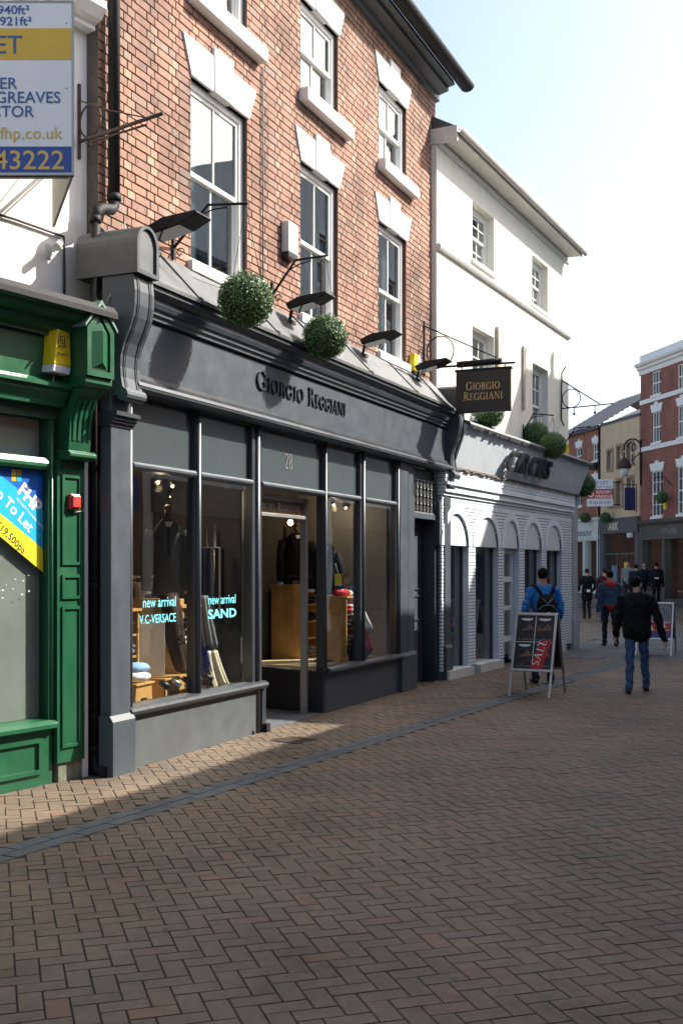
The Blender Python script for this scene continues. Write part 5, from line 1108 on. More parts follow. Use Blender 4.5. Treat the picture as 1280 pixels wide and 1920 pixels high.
# ------------------------------------------------------------------ pavement signs
def poster_mat():
    m, t, b = _nodes('photo_poster_print'); tc = N(t, 'ShaderNodeTexCoord'); v = tc.outputs['Object']
    n = noise(t, 9, 4, .6, v); c = ramp(t, n.outputs[0], [(.35, (.008, .010, .016)), (.55, (.022, .02, .026)), (.66, (.10, .05, .03)), (.74, (.26, .15, .09))])
    t.links.new(c.outputs[0], b.inputs['Base Color']); b.inputs['Roughness'].default_value = .3; MATS['pp'] = m; return m
pp = poster_mat(); pg = paint('grey_photo_print', (.16, .17, .19), .3, .5, 14, 0, 0, .4)
def a_board(label, p0, p1, rear, top, posters):
    """p0,p1: front feet; rear: midpoint of rear feet on the ground; top: height"""
    p0, p1, rear = Vector((*p0, 0)), Vector((*p1, 0)), Vector((*rear, 0)); mid = (p0 + p1) / 2; W = (p1 - p0).length; ux = (p1 - p0).normalized()
    t = bpy.data.objects.new('pavement_sign', None); COL.objects.link(t); t.location = mid; t.rotation_euler = (0, 0, math.atan2(ux.y, ux.x)); tag(t, label, 'sign', 'folding pavement signs')
    back = (rear - mid); d = back.dot(Vector((-ux.y, ux.x, 0))); hw = W / 2
    for nm, y0 in (('front_panel', 0.0), ('rear_panel', d)):
        yt = d / 2 + (-.02 if y0 == 0 else .02); L = math.hypot(yt - y0, top); e = bpy.data.meshes.new('x')
        M4 = Matrix.Translation((0, y0, 0)) @ Matrix.Rotation(-math.atan2(yt - y0, top), 4, 'X')
        def put(mb, n_, mat, par=None, bev=0):
            o = mb.build(n_, mat, t, bev); o.matrix_local = M4; return o
        sgn = 1 if y0 == 0 else -1; zb = .30 * L
        fr = MB().ring([(-hw, zb), (hw, zb), (hw, L), (-hw, L)], [(-hw + .035, zb + .035), (hw - .035, zb + .035), (hw - .035, L - .035), (-hw + .035, L - .035)], -.014, .014)
        fo = put(fr, 'frame', alu if y0 == 0 else alu_dull, bev=.004)
        for q in (-1, 1): put(MB().box(q * (hw - .018) - .014, q * (hw - .018) + .014, -.010, .010, 0, zb + .01), 'leg', alu if y0 == 0 else alu_dull)
        put(MB().box(-hw + .03, hw - .03, -.006, .006, zb + .03, L - .03), 'backing', plain_black)
        if y0 == 0: posters(put, hw, zb, L, t, M4)
    MB().box(-hw + .02, hw - .02, -d / 2 - .03, -d / 2 + .03, top - .02, top + .004).build('hinge_bar', alu_dull, t)
    return t
def four_posters(put, hw, zb, L, t, M4):
    zm = (zb + L) / 2
    for x0, x1 in ((-hw + .05, -.006), (.006, hw - .05)):
        for z0, z1 in ((zb + .05, zm - .006), (zm + .006, L - .05)):
            put(MB().box(x0, x1, .006, .0075, z0, z1), 'poster', pp)
            put(MB().poly([(x0 + .03 + (x1 - x0 - .06) * (.5 - .48 * math.cos(a)), z1 - .03 - .035 * math.sin(a)) for a in np.linspace(0, math.pi, 12)], .0076, .0082), 'poster_print', sign_white)
            cx = (x0 + x1) / 2 + .03; cz = z1 - .16
            put(MB().poly([(cx - .1, cz - .05), (cx + .09, cz - .03), (cx + .05, cz + .01), (cx + .02, cz + .055), (cx - .02, cz + .01)], .0076, .0080), 'poster_print', paint('sepia_print', (.17, .09, .06), .4, .5, 30, 0, 0, .4))
            for k in range(7): q = x0 + .02 + k * .033; hgt = random.uniform(.01, .03); put(MB().box(q, q + .018, .0076, .0080, z0 + .02, z0 + .02 + hgt), 'poster_print', pg)
    put(MB().box(-.004, .004, .006, .009, zb + .05, L - .05).box(-hw + .05, hw - .05, .006, .0095, zm - .004, zm + .004), 'divider', text_white)
    bz = zb + .045
    put(MB().poly([(-.02, bz), (.14, bz), (.245, bz + .40), (.09, bz + .40)], .010, .0125), 'sale_banner', sale_red)
    mm = MB(); x = 0
    for c in 'SALE': x += glyph(mm, c, x, 0, .105, 0, .0006) + .008
    o = mm.build('lettering', text_white, t); o.matrix_local = M4 @ Matrix.Translation((.088, -.0127, bz + .03)) @ Matrix.Rotation(R(-75), 4, 'Y') @ Matrix.Diagonal((1.15, 1, 1, 1))
a_board('folding pavement sign with four dark posters and red SALE banner by the white shop', (2.275, 15.42), (2.81, 15.16), (2.86, 16.05), 1.13, four_posters)
def two_posters(put, hw, zb, L, t, M4):
    zm = (zb + L) / 2 - .02
    put(MB().box(-hw + .05, hw - .05, .006, .0075, zm + .006, L - .05), 'poster', pg); put(MB().box(-hw + .05, hw - .05, .006, .0075, zb + .05, zm - .006), 'poster', sale_red)
    put(MB().box(-hw + .05, hw - .05, .0077, .0085, zb + .05, zb + .14), 'poster_print', sign_blue); put(MB().box(-hw + .05, hw - .05, .006, .009, zm - .005, zm + .005), 'divider', text_white)
    mm = MB(); x = 0
    for c in 'SALE': x += glyph(mm, c, x, 0, .16, 0, .0006) + .01
    o = mm.build('lettering', text_white, t); o.matrix_local = M4 @ Matrix.Translation((-hw + .06, -.0087, zb + .19)) @ Matrix.Diagonal(((2 * hw - .12) / x, 1, 1, 1))
a_board('folding pavement sign with grey poster over red SALE poster in the junction', (5.92, 22.75), (6.58, 22.45), (6.5, 23.25), 1.06, two_posters)

# ------------------------------------------------------------------ goods in the shop windows
def garment(m, cx, w, z0, z1, hw, flat=.10, seg=18, rows=10, shoulder=.16):
    """hollow jacket body: lofted elliptical rings from hem to neck"""
    v = []; 
    for i in range(rows + 1):
        k = i / rows; z = z0 + (z1 - z0) * k
        if k < .78: a = hw * (1.0 - .12 * math.sin(math.pi * min(1, k / .78))); b = flat * (1 + .1 * math.sin(k * 6))
        else: q = (k - .78) / .22; a = hw * (1.05 - .68 * q ** 1.6); b = flat * (1.05 - .5 * q)
        for j in range(seg):
            th = 2 * math.pi * j / seg; f_ = 1 + .035 * math.sin(5 * th + k * 3); v.append((cx + a * f_ * math.cos(th), -(w + b * f_ * math.sin(th)), z))
    m.add(v, [(i * seg + j, i * seg + (j + 1) % seg, (i + 1) * seg + (j + 1) % seg, (i + 1) * seg + j) for i in range(rows) for j in range(seg)], True); return m
def drape(cx, w, z0, z1, wd, mat, t, name, sway=.05):
    """cloth hanging in folds, gathered at the top"""
    m = MB(); nx, nz = 22, 12; ph = random.uniform(0, 6); v = []
    for j in range(nz + 1):
        k = j / nz; z = z1 + (z0 - z1) * k
        for i in range(nx + 1):
            q = i / nx - .5; sp = .55 + .45 * k ** .7
            v.append((cx + q * wd * sp + sway * k * k, -(w + (.035 * math.sin(q * 17 + ph) + .02 * math.sin(q * 31 + 2 * ph)) * (.4 + k) + .05 * (1 - 4 * q * q) + .05 * k), z + .03 * math.sin(q * 9 + ph) * k))
    m.add(v, [(j * (nx + 1) + i, j * (nx + 1) + i + 1, (j + 1) * (nx + 1) + i + 1, (j + 1) * (nx + 1) + i) for j in range(nz) for i in range(nx)], True)
    o = m.build(name, mat, t, recalc=False); sd_ = o.modifiers.new('thickness', 'SOLIDIFY'); sd_.thickness = .012; return o
def suit(label, s, w, zh, zt, hw, mat, shirt=True, turn=0, tie=navy_cloth):
    t = thing('suit_jacket', label, 'jacket', FM, (s, w, 0), turn=turn)
    garment(MB(), 0, 0, zh, zt, hw).build('jacket_body', mat, t, recalc=False)
    for q in (-1, 1): MB().tube([(q * hw * .95, 0, zt - .12), (q * (hw + .06), .01, zt - .32), (q * (hw + .05), .05, zh + .06)], [.07, .065, .05], 10).build('sleeve', mat, t)
    for q in (-1, 1): MB().ball((q * (hw + .05), .05, zh + .04), (.05, .05, .025), 10, 6).build('cuff', white_cloth, t)
    for q in (-1, 1): MB().poly([(q * .01, zt - .42), (q * .10, zt - .06), (q * .05, zt - .0), (q * .015, zt - .1)], .085, .105).build('lapel', mat, t)
    if shirt: MB().poly([(0, zt - .40), (.05, zt - .03), (-.05, zt - .03)], .06, .095).build('shirt_front', white_cloth, t); MB().poly([(-.018, zt - .08), (.018, zt - .08), (.026, zt - .36), (0, zt - .40), (-.026, zt - .36)], .096, .10).build('tie', tie, t)
    MB().tube([(0, 0, zt - .02), (0, 0, zt + .10)], .035, 8).build('stand_neck', wood_dark, t); MB().tube([(0, 0, .52), (0, 0, zh + .1)], .02, 8).build('stand_pole', black_iron, t); MB().ball((0, 0, zt + .12), (.04, .04, .03), 8, 6).build('stand_cap', wood_dark, t)
    MB().tube([(0, 0, .52), (0, 0, .54)], .14, 14).build('stand_base', black_iron, t); return t
suit('grey suit jacket with white shirt and tie on a stand in the first window pane', 1.87, -.62, 1.47, 2.25, .165, paint('charcoal_wool', (.05, .055, .055), .9, .15, 30, .3, 0, .1), turn=-.95)
suit('black jacket on a stand behind the glass return of the doorway', 6.45, -1.38, 1.50, 2.25, .20, black_cloth, turn=-.9)
suit('dark jacket on a stand in the right-hand shop window', 5.72, -.62, 1.42, 2.08, .15, black_cloth, turn=-.8, tie=red_cloth)
def blob(m, c, r, jit=.18): m.ball(c, r, 12, 8, jit)
def cabinet(label, s, w, z0, W, D, Hh, goods, turn=0, mat=wood):
    t = thing('display_cabinet', label, 'cabinet', FM, (s, w, z0), turn=turn)
    MB().box(-W / 2, -W / 2 + .02, -D, 0, 0, Hh).box(W / 2 - .02, W / 2, -D, 0, 0, Hh).build('side_panel', mat, t); MB().box(-W / 2 + .02, W / 2 - .02, -D, -D + .02, 0, Hh).build('back_panel', mat, t); MB().box(-W / 2 - .02, W / 2 + .02, -D - .01, .02, Hh, Hh + .025).build('top', mat, t)
    o = MB().ring([(.04, .05), (D - .04, .05), (D - .04, Hh - .05), (.04, Hh - .05)], [(.065, .075), (D - .065, .075), (D - .065, Hh - .075), (.065, Hh - .075)], 0, .012).build('moulding', mat, t); o.location = (-W / 2, D, 0); o.rotation_euler = (0, 0, R(-90))
    for k in range(4): MB().box(-W / 2 + .02, W / 2 - .02, -D + .02, -.01, .02 + k * (Hh - .05) / 4, .04 + k * (Hh - .05) / 4).build('shelf', mat, t)
    for k in range(4):
        for j, mt in enumerate(goods[k % len(goods)]):
            mm = MB(); a = -W / 2 + .10 + j * (W - .16) / 2; mm.ball((a, -.07, .085 + k * (Hh - .05) / 4), (.085, .11, .045), 10, 6, .10); mm.ball((a + .02, -.05, .13 + k * (Hh - .05) / 4), (.06, .09, .03), 10, 6, .12); mm.build('folded_garment', mt, t)
    return t
cabinet('oak cabinet with shelves of folded shirts in first window bay', 1.855, -.35, .52, .34, .36, .84, [(light_blue_cloth, navy_cloth, white_cloth), (light_blue_cloth, grey_cloth), (white_cloth, light_blue_cloth), (black_cloth, white_cloth)])
cabinet('low oak shelf unit with rolled shirts next to the first pilaster', .70, -.30, .52, .34, .36, .84, [(white_cloth, light_blue_cloth), (grey_cloth, white_cloth), (black_cloth, grey_cloth), (red_plastic, black_cloth)])
cabinet('oak cabinet with dark shoes and red shirt in the right-hand window', 5.88, -.30, .52, .34, .36, .84, [(black_cloth, red_cloth), (grey_cloth, black_cloth), (black_cloth, black_cloth), (red_cloth, white_cloth)])
cabinet('wide oak cabinet seen through the glass return of the doorway', 6.25, -1.05, .52, .70, .45, .98, [(navy_cloth, grey_cloth), (black_cloth,), (brown_cloth, navy_cloth), (black_cloth, navy_cloth)])
t = thing('cabinet_side_panel', 'plain oak panel plinth in the first window bay beneath the suit', 'plinth', FM, (1.60, -.62, .52), turn=-1.35); MB().box(-.28, .28, -.12, 0, 0, .93).build('panel', wood, t, .006); MB().ring([(-.22, .08), (.22, .08), (.22, .85), (-.22, .85)], [(-.19, .11), (.19, .11), (.19, .82), (-.19, .82)], 0, .012).build('moulding', wood, t)
t = thing('trousers', 'brown trousers draped down the oak panel with a brown shoe', 'trousers', FM, (1.58, -.42, .52)); 
for q, mt in ((0, brown_cloth), (.07, brown_cloth)): MB().tube([(-.05 + q, 0, .98), (-.03 + q, .03, .8), (.02 + q, .04, .5), (.12 + q, .05, .25), (.22 + q, .06, .14)], [.07, .085, .08, .065, .055], 10).build('leg', mt, t)
MB().ball((.30, .07, .10), (.13, .05, .045), 12, 8).build('shoe', shoe_brown, t)
for lb, s, w, wd in (('small oak stool box beside the first pilaster in the window', .80, -.20, .34), ('long low oak box on the window bed under the trousers', 1.50, -.26, .66)):
    t = thing('wooden_box', lb, 'box', FM, (s, w, .52), turn=.1); MB().poly([(-wd / 2, 0), (-wd / 2 + .08, 0), (-wd / 2 + .12, .05), (wd / 2 - .12, .05), (wd / 2 - .08, 0), (wd / 2, 0), (wd / 2 - .02, .17), (-wd / 2 + .02, .17)], -.22, 0).build('front_board', wood, t, .004); MB().box(-wd / 2 - .01, wd / 2 + .01, -.24, .02, .17, .19).build('lid', wood, t, .004)
t = thing('folded_shirts', 'pile of pale blue and white shirts on the small oak stool', 'clothes', FM, (.80, -.30, .71)); MB().ball((0, 0, .05), (.16, .13, .06), 14, 8, .08).build('white_shirt', white_cloth, t); MB().ball((.03, -.0, .13), (.14, .11, .05), 14, 8, .08).build('blue_shirt', light_blue_cloth, t)
t = thing('price_card', 'white printed card leaning against the oak shelf in first window', 'card', FM, (1.34, -.50, .46), turn=-1.1); MB().box(-.15, .15, -.01, 0, 0, .80).build('card', sign_white, t); MB().box(-.04, .10, .0, .002, .18, .19).box(-.02, .10, 0, .002, .22, .23).build('printing', text_black, t)
t = thing('draped_jacket', 'cream jacket draped over a blue one beside the window mullion', 'clothes', FM, (2.24, -.38, .52)); drape(.02, .02, .01, .38, .26, cream_cloth, t, 'cream_jacket', .08); drape(-.05, -.06, .15, .60, .22, paint('royal_cloth', (.02, .04, .22), .9, .2, 20, .2, 0, 0), t, 'blue_jacket'); drape(-.03, -.06, .42, .95, .20, grey_cloth, t, 'grey_shirt', .03)
t = thing('floor_spotlights', 'row of small black spotlights on a track along the window bed', 'lights', FM, (1.45, -.19, .52), turn=0)
MB().box(-.42, .62, -.02, .02, 0, .02).build('track', plain_black, t)
for k in range(5):
    a = -.32 + k * .2; MB().tube([(a, 0, .02), (a, 0, .13)], .009, 6).build('stem', plain_black, t); MB().tube([(a + .03, .03, .11), (a - .03, -.03, .17)], [.034, .026], 10).build('spot_head', plain_black if k != 1 else alu, t)
for lb, s, w in (('row of chrome belt and tie stands in the second pane', 2.52, -.45), ('second chrome stand with scarves behind the SAND lettering', 2.66, -.62)):
    t = thing('tie_stand', lb, 'stand', FM, (s, w, .52)); MB().tube([(0, 0, 0), (0, 0, 1.7)], .012, 8).build('pole', alu, t); MB().tube([(0, 0, 0), (0, 0, .02)], .13, 12).build('base', plain_black, t); MB().tube([(-.18, 0, 1.45), (.18, 0, 1.45)], .008, 6).build('cross_bar', alu, t)
    for k in range(5): MB().box(-.16 + k * .075, -.115 + k * .075, -.012, .012, .62 + .1 * (k % 2), 1.45).build('hanging_tie', (navy_cloth, grey_cloth, black_cloth, brown_cloth, black_cloth)[k], t)
t = thing('red_shirts', 'red and white shirts heaped on the right-hand window cabinet', 'clothes', FM, (5.90, -.46, 1.39)); t.scale = (.75, .75, 1); MB().ball((0, 0, .04), (.26, .16, .05), 14, 8, .1).build('red_shirt', red_cloth, t); MB().ball((.12, .1, .03), (.1, .07, .04), 12, 6, .1).build('white_shirt', white_cloth, t)
t = thing('draped_shirts', 'red and white shirts spilling from right-hand cabinet', 'clothes', FM, (6.02, -.25, .52)); drape(0, 0, .15, .55, .24, red_cloth, t, 'red_shirt'); drape(-.05, .03, .42, .66, .18, white_cloth, t, 'white_shirt'); MB().ball((0, 0, .12), (.2, .16, .12), 12, 8, .12).build('jeans', denim_dark, t)
t = thing('price_tag', 'small yellow swing tag on the dark jacket in the right-hand window', 'tag', FM, (5.76, -.44, 1.60), turn=-.8); MB().box(-.05, .05, 0, .003, -.08, .08).build('card', lemon_print, t); MB().tube([(0, 0, .08), (-.04, 0, .22)], .003, 4).build('string', text_white, t)
for k, (s, w, z) in enumerate(((1.93, -.8, 2.64), (2.21, -.8, 2.62), (4.1, -2.0, 2.45), (4.1, -2.0, 2.65), (5.44, -2.0, 2.54), (6.38, -.8, 2.64), (6.80, -.8, 2.62), (6.3, -3.0, 2.5))):
    t = thing('spotlight', ('lit ceiling spotlight over the suit jacket in the first window', 'lit ceiling spotlight over the suit jacket in the first window', 'lit spotlight deep inside the shop behind the suit jacket', 'lit spotlight deep inside the shop behind the suit jacket', 'lit spotlight deep inside the shop behind the tie stands', 'lit ceiling spotlight in the right-hand window', 'lit ceiling spotlight in the right-hand window', 'lit spotlight seen through the open doorway')[k], 'spotlight', FM, (s, w, z), 'spotlights in the grey shop'); MB().tube([(0, 0, 0.05), (0, 0, 3.15 - z)], .008, 6).build('stem', plain_black, t); MB().tube([(0, 0, .07), (0, .02, 0)], [.025, .04], 10).build('housing', plain_black, t); MB().ball((0, .022, -.008), .016, 10, 6).build('bulb', bulb, t)
    if k in (0, 2, 4, 5, 7):
        ld = bpy.data.lights.new('lamp_light', 'POINT'); ld.energy = 4.5; ld.color = (1.0, .78, .52); ld.shadow_soft_size = .04
        lo = bpy.data.objects.new('lamp_light', ld); COL.objects.link(lo); lo.parent = t; lo.location = (0, -.05, -.07)
def clothes_rail(label, s, w, L, n, mats, turn=0):
    t = thing('clothes_rail', label, 'clothes rail', FM, (s, w, .02), turn=turn)
    MB().tube([(-L / 2, 0, 1.62), (L / 2, 0, 1.62)], .014, 8).build('rail', alu, t)
    for q in (-1, 1): MB().tube([(q * L / 2, 0, 0), (q * L / 2, 0, 1.63)], .014, 8).build('upright', alu, t); MB().box(q * L / 2 - .02, q * L / 2 + .02, -.22, .22, 0, .025).build('foot', plain_black, t)
    for k in range(n):
        o = drape(0, 0, random.uniform(.55, .8), 1.56, .44, mats[k % len(mats)], t, 'hanging_garment', 0); o.location = (-L / 2 + .06 + (L - .12) * k / (n - 1), 0, 0); o.rotation_euler = (0, 0, R(random.uniform(62, 82)))
        MB().tube([(0, 0, 1.54), (0, 0, 1.63)], .004, 4).build('hanger_hook', alu, t).location = o.location
    return t
clothes_rail('rail of shirts and dark jackets behind the suit in the first window', 4.0, -2.35, 2.2, 17, [white_cloth, navy_cloth, light_blue_cloth, black_cloth, grey_cloth, brown_cloth, cream_cloth])
clothes_rail('rail of dark jackets at the back of the shop seen past the tie stands', 6.0, -3.2, 1.9, 15, [black_cloth, grey_cloth, brown_cloth, navy_cloth, light_blue_cloth, red_cloth])
# vinyl lettering on the panes
t = thing('window_lettering', 'pale blue vinyl reading new arrival V.C-VERSACE on the first pane', 'lettering', FM, (0, -.0905, 0)); text('line', 'new arrival', .135, text_cyan, t, (.61, 0, 1.40), .0004, 'LEFT', 0, .93); text('line', 'V.C-VERSACE', .115, text_cyan, t, (.56, 0, 1.255), .0004, 'LEFT', 0, .90)
t = thing('window_lettering', 'pale blue vinyl reading new arrival SAND on the second pane', 'lettering', FM, (0, -.0905, 0)); text('line', 'new arrival', .135, text_cyan, t, (1.765, 0, 1.395), .0004, 'LEFT', 0, .93); text('line', 'SAND', .125, text_cyan, t, (1.76, 0, 1.255), .0004, 'LEFT', 0, 1.75, .003)
# ------------------------------------------------------------------ people
def capsule_mesh(V, F, p0, p1, r0, r1, side=None, seg=14, cap=4):
    """tapered capsule; r = (side radius, other radius)"""
    d = (p1 - p0); L = d.length; d = d.normalized() if L > 1e-6 else Vector((0, 0, 1))
    s = side or Vector((1, 0, 0)); s = s - d * s.dot(d)
    if s.length < 1e-3: s = Vector((0, 1, 0)) - d * d.y
    s.normalize(); q = d.cross(s); o = len(V); rows = []
    for i in range(cap + 1): a = -math.pi / 2 + (math.pi / 2) * i / cap; rows.append((p0 + d * (math.sin(a) * (r0[0] + r0[1]) / 2), math.cos(a) * r0[0], math.cos(a) * r0[1]))
    for i in range(cap + 1): a = (math.pi / 2) * i / cap; rows.append((p1 + d * (math.sin(a) * (r1[0] + r1[1]) / 2), math.cos(a) * r1[0], math.cos(a) * r1[1]))
    for c, a, b in rows:
        for k in range(seg): th = 2 * math.pi * k / seg; V.append(c + s * (max(a, 1e-4) * math.cos(th)) + q * (max(b, 1e-4) * math.sin(th)))
    n = len(rows)
    for i in range(n - 1):
        for k in range(seg): F.append((o + i * seg + k, o + i * seg + (k + 1) % seg, o + (i + 1) * seg + (k + 1) % seg, o + (i + 1) * seg + k))
    F.append(tuple(o + k for k in range(seg))[::-1]); F.append(tuple(o + (n - 1) * seg + k for k in range(seg)))
def ik(a, b, l1, l2, hint):
    d = b - a; L = min(d.length, (l1 + l2) * .999); dn = d.normalized(); x = (l1 * l1 - l2 * l2 + L * L) / (2 * L); h = math.sqrt(max(0, l1 * l1 - x * x))
    hv = hint - dn * hint.dot(dn); hv.normalize(); return a + dn * x + hv * h
def person(label, x, y, yaw, Ht, top, legs, hair, shoe=shoe_leather, bulk=1.0, feet=((-.10, -.05), (.10, .12)), lift=(0, 0), hands=None, lean=0.0, turn_head=0.0, voxel=.013, sleeve=1.0, coat=0.0, hood=None, bald=False, group='people in the street', hem=None):
    t = bpy.data.objects.new('person', None); COL.objects.link(t); t.location = (x, y, gz(y)); t.rotation_euler = (0, 0, yaw); tag(t, label, 'person', group); k = Ht / 1.75; t.scale = (k, k, k)
    P = []; v = Vector
    def add(p0, p1, r0, r1, m, side=None):
        r0 = r0 if isinstance(r0, tuple) else (r0, r0); r1 = r1 if isinstance(r1, tuple) else (r1, r1); P.append((v(p0), v(p1), r0, r1, m, side))
    lf = lean
    X = v((1, 0, 0)); hip = v((0, 0, .93)); chest = v((0, lf * .75, 1.30)); sh = v((0, lf, 1.43)); neck = v((0, lf * 1.1, 1.50)); head = v((0, lf * 1.25 + .02, 1.625))
    b = bulk
    add(chest + v((0, 0, .04)), v((0, lf * .4, 1.08)), (.165 * b, .115 * b), (.155 * b, .112 * b), top, X); add(v((0, lf * .4, 1.10)), v((0, 0, .97)), (.155 * b, .112 * b), (.165 * b, .122 * b), top, X)
    add(v((-.125, lf, 1.41)), v((.125, lf, 1.41)), .072 * b, .072 * b, top); add(v((-.05, lf, 1.45)), v((.05, lf, 1.45)), .06, .06, top)
    add(v((-.07, 0, .93)), v((.07, 0, .93)), .115, .115, top if coat else legs)
    if coat: add(v((-.06, 0, .96)), v((-.06, 0, .96 - coat)), (.115 * b, .118 * b), (.12 * b, .12 * b), top, X); add(v((.06, 0, .96)), v((.06, 0, .96 - coat)), (.115 * b, .118 * b), (.12 * b, .12 * b), top, X)
    add(v((0, lf, 1.42)), neck + v((0, 0, .06)), .058, .052, skin)
    th = turn_head; hx = v((math.cos(th), math.sin(th), 0)); hf = v((-math.sin(th), math.cos(th), 0))
    add(head + v((0, 0, .035)), head - v((0, 0, .045)) + hf * .012, (.076, .092), (.060, .074), skin, hx); add(head - v((0, 0, .06)) + hf * .03, head - v((0, 0, .075)) + hf * .055, .045, .032, skin)
    add(head + hf * .085 + v((0, 0, .005)), head + hf * .105 - v((0, 0, .025)), .012, .016, skin)
    for q in (-1, 1): add(head + hx * (q * .078) + v((0, 0, .015)), head + hx * (q * .077) - v((0, 0, .025)), (.010, .022), (.008, .014), skin, hx)
    for i, q in enumerate((-1, 1)):
        ank = v((feet[i][0], feet[i][1], .085 + lift[i])); h0 = v((q * .088, 0, .90)); kn = ik(h0, ank, .42, .41, v((0, 1, 0)))
        add(h0, kn, (.088, .092), .064, legs, X); add(kn, ank, .064, .053, legs); add(ank, ank - v((0, 0, .04)), .053, .050, legs)
        toe = v((feet[i][0] + q * .02, feet[i][1] + .17, .038 + lift[i] * .45)); heel = v((feet[i][0], feet[i][1] - .035, .045 + lift[i]))
        add(heel, toe, (.040, .040), (.042, .028), shoe, X); add(ank - v((0, 0, .01)), heel + (toe - heel) * .3, .042, .036, shoe)
    hands = hands or ((-.27, .06, .78), (.27, -.02, .78))
    for i, q in enumerate((-1, 1)):
        s0 = v((q * .185 * (.5 + b / 2), lf, 1.40)); w = v(hands[i]); el = ik(s0, w, .285, .265, v((q * .4, -1, 0)))
        add(s0, el, .060 * b, .050 * b, top); wr = w
        if sleeve >= 1: add(el, wr, .048 * b, .038 * b, top)
        else: c = el + (wr - el) * sleeve; add(el, c, .050 * b, .044 * b, top); add(c, wr, .036, .027, skin)
        d = (wr - el).normalized(); pe = wr + d * .085; add(wr - d * .02, pe, (.020, .034), (.018, .038), skin, v((1, 0, 0)))
        fwd = v((0, 1, 0)) - d * d.y; fwd.normalize(); inn = v((-q, 0, 0))
        for j, (off, ln) in enumerate(((-.028, .058), (-.010, .070), (.010, .075), (.028, .066))):
            k0 = pe + fwd * off; k1 = k0 + d * ln * .55 + inn * .012; k2 = k1 + d * ln * .40 + inn * .030; add(k0, k1, .0088, .0082, skin); add(k1, k2, .0082, .007, skin)
        tb = wr + d * .03 + fwd * .03; tm = tb + d * .03 + fwd * .025 + inn * .01; add(tb, tm, .012, .010, skin); add(tm, tm + d * .03 + inn * .012, .010, .008, skin)
    V, F = [], []
    for p in P: capsule_mesh(V, F, *p[:4], p[5])
    me = bpy.data.meshes.new('tmp'); me.from_pydata(V, [], F); o = bpy.data.objects.new('body', me); COL.objects.link(o)
    rm = o.modifiers.new('r', 'REMESH'); rm.mode = 'VOXEL'; rm.voxel_size = voxel; rm.use_smooth_shade = True
    sm = o.modifiers.new('s', 'SMOOTH'); sm.factor = .5; sm.iterations = 3 if voxel > .009 else 4
    dg = bpy.context.evaluated_depsgraph_get(); nm = bpy.data.meshes.new_from_object(o.evaluated_get(dg)); bpy.data.objects.remove(o); bpy.data.meshes.remove(me)
    mats = []; 
    for p in P:
        if p[4] not in mats: mats.append(p[4])
    if hem: mats.append(hem)
    co = np.zeros(len(nm.vertices) * 3); nm.vertices.foreach_get('co', co); co = co.reshape(-1, 3)
    # cloth folds: gentle displacement on clothed areas
    li = np.zeros(len(nm.loops), dtype=np.int32); nm.loops.foreach_get('vertex_index', li); ls = np.zeros(len(nm.polygons), dtype=np.int32); nm.polygons.foreach_get('loop_start', ls)
    C = co[li[ls]]; best = np.full(len(C), 1e9); mi = np.zeros(len(C), dtype=np.int32); bv = np.full(len(co), 1e9); sv_ = np.zeros(len(co), bool)
    for arr, isface in ((C, True), (co, False)):
        for p in P:
            p0, p1 = np.array(p[0]), np.array(p[1]); d = p1 - p0; L2 = max(d @ d, 1e-9); tt = np.clip(((arr - p0) @ d) / L2, 0, 1); q = arr - (p0 + tt[:, None] * d)
            dn = d / math.sqrt(L2); s = np.array(p[5]) if p[5] is not None else np.array([1., 0, 0]); s = s - dn * (s @ dn)
            if np.linalg.norm(s) < 1e-3: s = np.array([0, 1., 0]) - dn * dn[1]
            s /= np.linalg.norm(s); u2 = np.cross(dn, s); ra = p[2][0] + (p[3][0] - p[2][0]) * tt; rb = p[2][1] + (p[3][1] - p[2][1]) * tt; ax = q @ dn
            e = (np.sqrt(((q @ s) / ra) ** 2 + ((q @ u2) / rb) ** 2 + (ax / ((ra + rb) / 2)) ** 2) - 1) * np.minimum(ra, rb)
            if isface: g = e < best; best[g] = e[g]; mi[g] = mats.index(p[4])
            else: g = e < bv; bv[g] = e[g]; sv_[g] = p[4] not in (skin, shoe)
    if hem: mi[(mi == mats.index(top)) & (C[:, 2] < .955) & (np.abs(C[:, 0]) < .2)] = mats.index(hem)
    f1 = np.sin(co[:, 2] * 46 + 4 * np.sin(co[:, 0] * 17 + co[:, 1] * 11)) * .0065 + np.sin(co[:, 2] * 23 + co[:, 0] * 29 + co[:, 1] * 13 + 2) * .0055
    nv = np.zeros(len(nm.vertices) * 3); nm.vertices.foreach_get('normal', nv); nv = nv.reshape(-1, 3); co = co + nv * (f1 * sv_)[:, None]; nm.vertices.foreach_set('co', co.reshape(-1))
    nm.materials.clear()
    for m_ in mats: nm.materials.append(m_)
    nm.polygons.foreach_set('material_index', mi); nm.polygons.foreach_set('use_smooth', np.ones(len(nm.polygons), bool)); nm.update()
    body = bpy.data.objects.new('body', nm); COL.objects.link(body); body.parent = t
    # hair: cap over the skull, open at the face
    vv = []; ff = []; seg, rows = 22, 16; hm = MB()
    hc = head + v((0, 0, .035)) - hf * .008
    for i in range(rows + 1):
        ph = math.pi * i / rows
        for j in range(seg):
            a = 2 * math.pi * j / seg; jj = 1 + random.uniform(-.07, .06); p = hx * (.083 * math.sin(ph) * math.cos(a) * jj) + hf * (.101 * math.sin(ph) * math.sin(a) * jj) + v((0, 0, .094 * math.cos(ph) * jj)); vv.append(tuple(hc + p))
